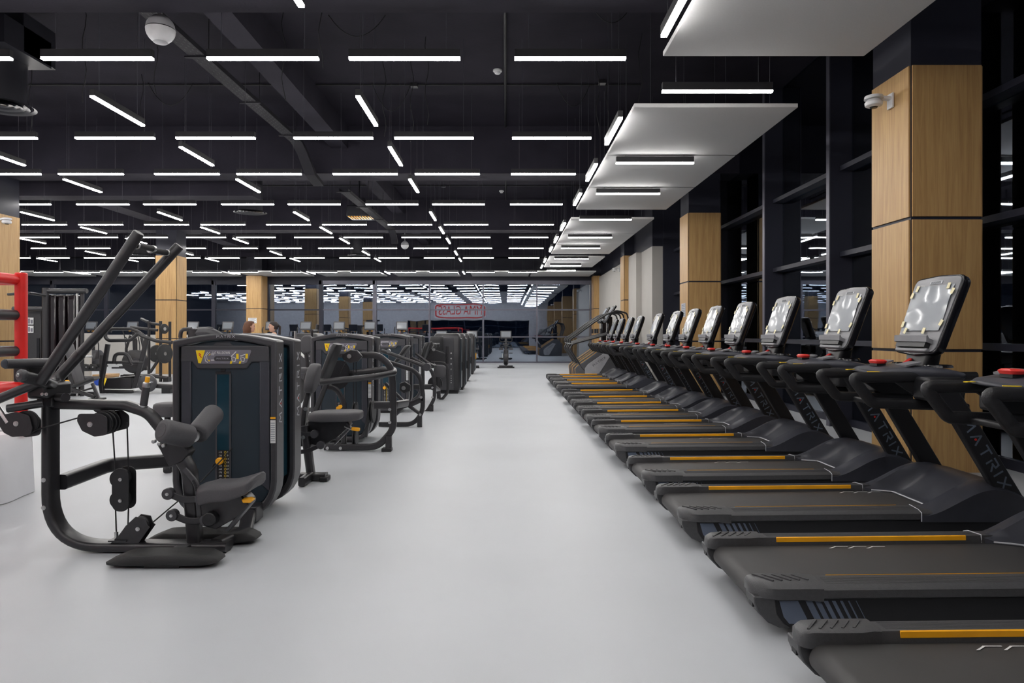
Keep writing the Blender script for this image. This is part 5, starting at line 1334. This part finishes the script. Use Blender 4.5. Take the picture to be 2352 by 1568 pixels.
t = thing('dumbbell_rack', 'low rack for dumbbells beside the incline bench', 'rack', (-11.5, 18.2, 0))
N_ = lambda x, y, Y=18.2: at(x, y, Y)
for y in (848, 868): bar(t, [N_(180, y), N_(232, y)], .05, 'shelf_rail', 'frame2', 0)
for x in (180, 233): bar(t, [(N_(x, 0).x, 18.2, 0), N_(x, 815)], .05, 'side_post', f=0)
bar(t, [N_(190, 818), N_(212, 818)], .03, 'top_peg', 'silver', 0)
for i, (x, m_, lab) in enumerate(((190, 'rubber', 'first'), (206, 'rubber', 'second'), (221, 'rubber', 'third'))):
    c = N_(x, 842, 18.2); c.z = .466; p = thing('dumbbell', 'black round dumbbell on the low rack, %s from the left' % lab, 'dumbbell', c, 'dumbbells on the low rack')
    obj('handle', MB().cyl(c + V((0, -.16, 0)), c + V((0, .16, 0)), .016, n=10), 'silver', p)
    for s in (-1, 1): obj('head', MB().lathe(c + V((0, s*.07, 0)), (0, s, 0), [(0, .065), (.01, .075), (.07, .075), (.08, .065)], 20), m_, p)
for i, (x, m_, lab) in enumerate(((219, 'blueplate', 'blue weight plate leaning below the dumbbells'), (225, 'yellow', 'yellow weight plate leaning below the dumbbells'))):
    c = N_(x, 860, 17.8); c = V((c.x + .05 + i*.03, 17.8 + i*.08, .10)); o = tag(obj('weight_plate', MB().lathe(c, (1, -.4, 0), [(0, .085), (.01, .10), (.04, .10), (.05, .085)], 28), m_), lab, 'weight plate')
for i in range(3):
    o = tag(obj('wooden_plank', MB().box((at(243, 0, 19.5).x + .0*i, 18.9 - i*.02, i*.075), (at(272, 0, 19.5).x + .03*i, 19.5 - i*.02, .07 + i*.075)), 'tan', bevel=.004), ['lowest', 'middle', 'topmost'][i] + ' plank of the small wood stack behind the push treadmill', 'wood plank', 'planks stacked on the floor')

# second machines behind the first tower (tops showing)
t = thing('row_machine', 'weight machine whose curved tube shows above the first tower', 'gym machine', (-4.0, 8.9, 0))
R_ = lambda x, y, Y=8.9: at(x, y, Y)
fbar(t, [(R_(447, 0).x, 8.9, 0), R_(447, 756)], .14, .14, 'tower_post', f=0)
bar(t, [R_(452, 765), R_(480, 762), R_(505, 775), R_(530, 800)], .07, 'curved_arm', 'frame2', .3)
bar(t, [R_(414, 775), R_(416, 757), R_(440, 755)], .025, 'handle_loop', f=.08); bar(t, [R_(414, 775), R_(420, 790), R_(440, 795)], .025, 'handle_loop', f=.08)
bar(t, [R_(455, 756), R_(485, 755), R_(500, 768)], .03, 'rear_arm', f=.1)
pad(t, at(385, 940, 6.6), (1, 0, 0), (0, 1, 0), (0, 0, 1), .22, .24, .13, 'side_rest', .3)
fbar(t, [(at(385, 0, 6.6).x, 6.6, .04), at(385, 955, 6.6)], .05, .05, 'rest_post', f=0); fbar(t, [(at(385, 0, 6.6).x, 6.6, .04), (R_(447, 0).x, 8.9, .04)], .08, .08, 'floor_beam', f=0, up=(0, 0, 1))
t = thing('seated_dip_machine', 'weight machine with oval pads showing between the first two towers', 'gym machine', (-3.6, 10.2, 0))
Q_ = lambda x, y, Y=10.2: at(x, y, Y)
pad(t, Q_(706, 790), (1, 0, 0), (0, 0, 1), (0, 1, 0), .20, .26, .09, 'back_pad', .4)
fbar(t, [Q_(702, 800, 10.3), Q_(708, 850, 10.3), Q_(700, 870, 10.3), (Q_(700, 0).x, 10.3, .05)], .05, .06, 'post', f=.1)
fbar(t, [Q_(685, 940), Q_(715, 940)], .06, .10, 'floor_beam', f=0)
pad(t, Q_(700, 850), (1, 0, 0), (0, 1, 0), (0, 0, 1), .25, .3, .08, 'seat', .3)
for x in (678, 716): bar(t, [Q_(x, 760, 10.6), Q_(x, 800, 10.6), Q_(700, 820, 10.5)], .02, 'grip', 'silver' if x == 678 else 'frame', .04)
bar(t, [Q_(716, 760, 10.6), Q_(728, 760, 10.8), Q_(730, 745, 10.8)], .03, 'top_arm', f=.04)
for i, (x0, y0, lab) in enumerate(((-4.7, 13.4, 'dark weight tower in the second machine row, nearest'), (-4.7, 17.0, 'dark weight tower in the second machine row, middle'), (-4.8, 20.6, 'dark weight tower in the second machine row, farthest'))):
    side_tower(y0, .75, lab, x0)

# second cardio row of plain machines seen at left mid (ellipticals seen side-on)
t = thing('air_bike', 'grey air bike standing behind the push treadmill', 'exercise bike', (-11.0, 21.2, 0))
U = lambda x, y, Y=21: at(x, y, Y)
obj('fan_cage', MB().lathe(U(312, 830), (.3, -1, 0), [(0, .30), (.03, .36), (.12, .36), (.15, .30)], 32), 'frame', t)
obj('fan_hub', MB().lathe(U(312, 830, 20.9), (.3, -1, 0), [(0, .12), (.06, .10)], 20), 'frame2', t)
bar(t, [U(292, 850), U(290, 800), U(300, 770)], .04, 'left_lever', f=.1); bar(t, [U(335, 850), U(332, 810), U(325, 775)], .04, 'right_lever', f=.1)
fbar(t, [U(285, 862), U(340, 862)], .09, .10, 'base', f=0); obj('feet', MB().box((U(285, 0).x, 20.8, 0), (U(345, 0).x, 21.3, .09)), 'black', t)
fbar(t, [U(312, 862), U(312, 780)], .08, .08, 'mast', f=0)

# ================================================================== TWO WOMEN
def person(t, x, y, h, look, m_top, hair, curly, bare=False):
    """standing figure, `look` is the unit direction of the face in the XY plane"""
    k = h/1.66; f = V((look[0], look[1], 0)).normalized(); r = V((f.y, -f.x, 0)); o = V((x, y, 0))
    P = lambda a, b, z: o + r*a*k + f*b*k + V((0, 0, z*k))
    pts = {'pel': (P(0, 0, .92), .15, .11), 'wai': (P(0, 0, 1.06), .115, .085), 'che': (P(0, .01, 1.24), .14, .10), 'nec': (P(0, .0, 1.39), .055, .05), 'nk2': (P(0, .02, 1.45), .048, .045)}
    E = [('pel', 'wai'), ('wai', 'che'), ('che', 'nec'), ('nec', 'nk2')]
    for s, n in ((-1, 'l'), (1, 'r')):
        pts['hip'+n] = (P(s*.09, 0, .86), .095, .095); pts['kne'+n] = (P(s*.10, .02, .48), .06, .06); pts['ank'+n] = (P(s*.10, -.01, .08), .038, .038); pts['toe'+n] = (P(s*.11, .14, .03), .035, .028)
        pts['sho'+n] = (P(s*.165, 0, 1.34), .05, .05)
        if n == 'l' and bare: pts['elb'+n] = (P(s*.20, .12, 1.12), .036, .036); pts['wri'+n] = (P(s*.10, .20, 1.33), .026, .026); pts['han'+n] = (P(s*.06, .15, 1.40), .03, .018)
        else: pts['elb'+n] = (P(s*.22, -.02, 1.08), .036, .036); pts['wri'+n] = (P(s*.21, .08, .87), .026, .026); pts['han'+n] = (P(s*.20, .11, .79), .03, .018)
        E += [('pel', 'hip'+n), ('hip'+n, 'kne'+n), ('kne'+n, 'ank'+n), ('ank'+n, 'toe'+n), ('che', 'sho'+n), ('sho'+n, 'elb'+n), ('elb'+n, 'wri'+n), ('wri'+n, 'han'+n)]
    names = list(pts)
    def skin(nm, sel, m, grow=0, sub=2):
        idx = [q for q in names if q in sel]; me = bpy.data.meshes.new(nm)
        me.from_pydata([tuple(pts[q][0] - o) for q in idx], [(idx.index(a), idx.index(b)) for a, b in E if a in sel and b in sel], [])
        ob = bpy.data.objects.new(nm, me); scene.collection.objects.link(ob); ob.parent = t
        ob.modifiers.new('skin', 'SKIN'); 
        if not me.skin_vertices: 
            pass
        bpy.context.view_layer.update()
        sv = me.skin_vertices[0].data if me.skin_vertices else None
        if sv:
            for i_, q in enumerate(idx): sv[i_].radius = ((pts[q][1] + grow)*k, (pts[q][2] + grow)*k)
            sv[0].use_root = True
        ss = ob.modifiers.new('s', 'SUBSURF'); ss.levels = sub; ss.render_levels = sub
        me.materials.append(M[m]); return ob
    body = skin('body', set(names), 'skin')
    skin('top', {'wai', 'che', 'pel'} | (set() if bare else {'shol', 'shor'}), m_top, .008)
    skin('leggings', {'pel', 'hipl', 'hipr', 'knel', 'kner', 'ankl', 'ankr'}, 'leggings', .006)
    # head
    hc = P(0, .03, 1.555); mb = MB(); rings = []
    for z, rx, ry, oy in ((-.115, .025, .03, .035), (-.10, .04, .05, .03), (-.06, .058, .072, .015), (-.02, .068, .085, .005), (.03, .074, .095, 0), (.07, .070, .09, -.005), (.10, .05, .065, -.008), (.118, .02, .03, -.008)):
        rings.append([hc + (r*rx*math.cos(a) + f*(ry*math.sin(a) + oy) + V((0, 0, z)))*k for a in [2*math.pi*q/18 for q in range(18)]])
    mb.loft([[p - o for p in rg] for rg in rings]); head = obj('head', mb, 'skin', None, smooth=80); head.parent = t
    lo = hc - o
    def bit(nm, mbx, m): q = obj(nm, mbx, m, None, smooth=60); q.parent = head
    bit('nose', MB().loft([[lo + (r*a*.012 + f*.092 + V((0, 0, .03)))*k for a in (-1, 1)] + [lo + (f*.095 + V((0, 0, .03)))*k], [lo + (r*a*.017 + f*.088 + V((0, 0, -.02)))*k for a in (-1, 1)] + [lo + (f*.118 + V((0, 0, -.018)))*k]]), 'skin')
    bit('lips', MB().cbox(lo + (f*.086 + V((0, 0, -.048)))*k, r, f, (0, 0, 1), .045*k, .012, .014*k), 'pink')
    for s in (-1, 1):
        bit('eye', MB().lathe(lo + (r*s*.030 + f*.082 + V((0, 0, .018)))*k, f, [(0, .012), (.006, .010), (.009, .004)], 10), 'haird')
        bit('eyebrow', MB().cbox(lo + (r*s*.032 + f*.088 + V((0, 0, .042)))*k, r, f, (0, 0, 1), .036*k, .006, .006*k), 'haird')
        bit('ear', MB().lathe(lo + (r*s*.072 + f*.0 + V((0, 0, .0)))*k, r*s, [(0, .022), (.008, .024), (.012, .015)], 12), 'skin')
    hm = MB(); rings = []
    if curly:
        for z, rx, ry, oy in ((.14, .03, .03, -.01), (.125, .075, .085, -.015), (.08, .10, .105, -.03), (.02, .115, .10, -.055), (-.05, .13, .10, -.065), (-.12, .125, .09, -.07), (-.18, .09, .06, -.07)):
            rings.append([hc - o + (r*(rx + .012*math.sin(5*a + z*60))*math.cos(a) + f*((ry + .01*math.sin(7*a + z*40))*math.sin(a) + oy) + V((0, 0, z)))*k for a in [2*math.pi*q/36 for q in range(36)]])
    else:
        for z, rx, ry, oy in ((.13, .03, .04, -.01), (.115, .06, .08, -.012), (.07, .079, .10, -.016), (.02, .080, .085, -.03), (-.03, .072, .062, -.045), (-.06, .05, .04, -.055)):
            rings.append([hc - o + (r*rx*math.cos(a) + f*(ry*math.sin(a) + oy) + V((0, 0, z)))*k for a in [2*math.pi*q/24 for q in range(24)]])
    hm.loft(rings); hr = obj('hair', hm, hair, None, smooth=80); hr.parent = t
    if not curly:
        pt = MB().tube([hc - o + (f*-.09 + V((0, 0, .06)))*k, hc - o + (f*-.15 + V((0, 0, .0)))*k, hc - o + (f*-.14 + V((0, 0, -.18)))*k], .028, 10); q = obj('ponytail', pt, hair, None, smooth=60); q.parent = t
Yp = 15.2
t = thing('person', 'woman with curly brown hair standing behind the first tower, facing right', 'person', ((572 - CX)*Yp/FPX, Yp, 0))
person(t, t.location.x, Yp, 1.60, (1, .3), 'shirt', 'hairb', True)
t = thing('person', 'woman with dark tied hair and pink top, hand raised to face', 'person', ((627 - CX)*Yp/FPX, Yp + .1, 0))
person(t, t.location.x, Yp + .1, 1.60, (-1, -.35), 'pink', 'haird', False, True)

# ================================================================== BANNER on the back wall (seen mirrored in the far glass)
t = thing('wall_banner', 'white banner with red lettering high on the back wall', 'banner', (-4.45, BACK, 3.5))
bn = MB().loft([[V((-4.45 + a*4.9, BACK + .002 + d, 3.5 + b*1.5)) for a, b in rrect(1, 1, .15)] for d in (0, .02)]); bo = obj('banner_sheet', bn, 'whiteplastic', t)
fr = MB(); pts = [V((-4.45 + a*4.65, BACK + .03, 3.53 + b*1.3)) for a, b in rrect(1, 1, .2)]
fr.tube(pts, .06, 6, closed=True, up=(0, 1, 0)); obj('red_border', fr, 'redpad', bo)
obj('red_lettering', text_mb('MMA GLASS', (-4.45, BACK + .028, 3.56), (-1, 0, 0), (0, 1, 0), 1.25, 0, width=4.2), 'redpad', bo, smooth=0)

bpy.context.view_layer.update()
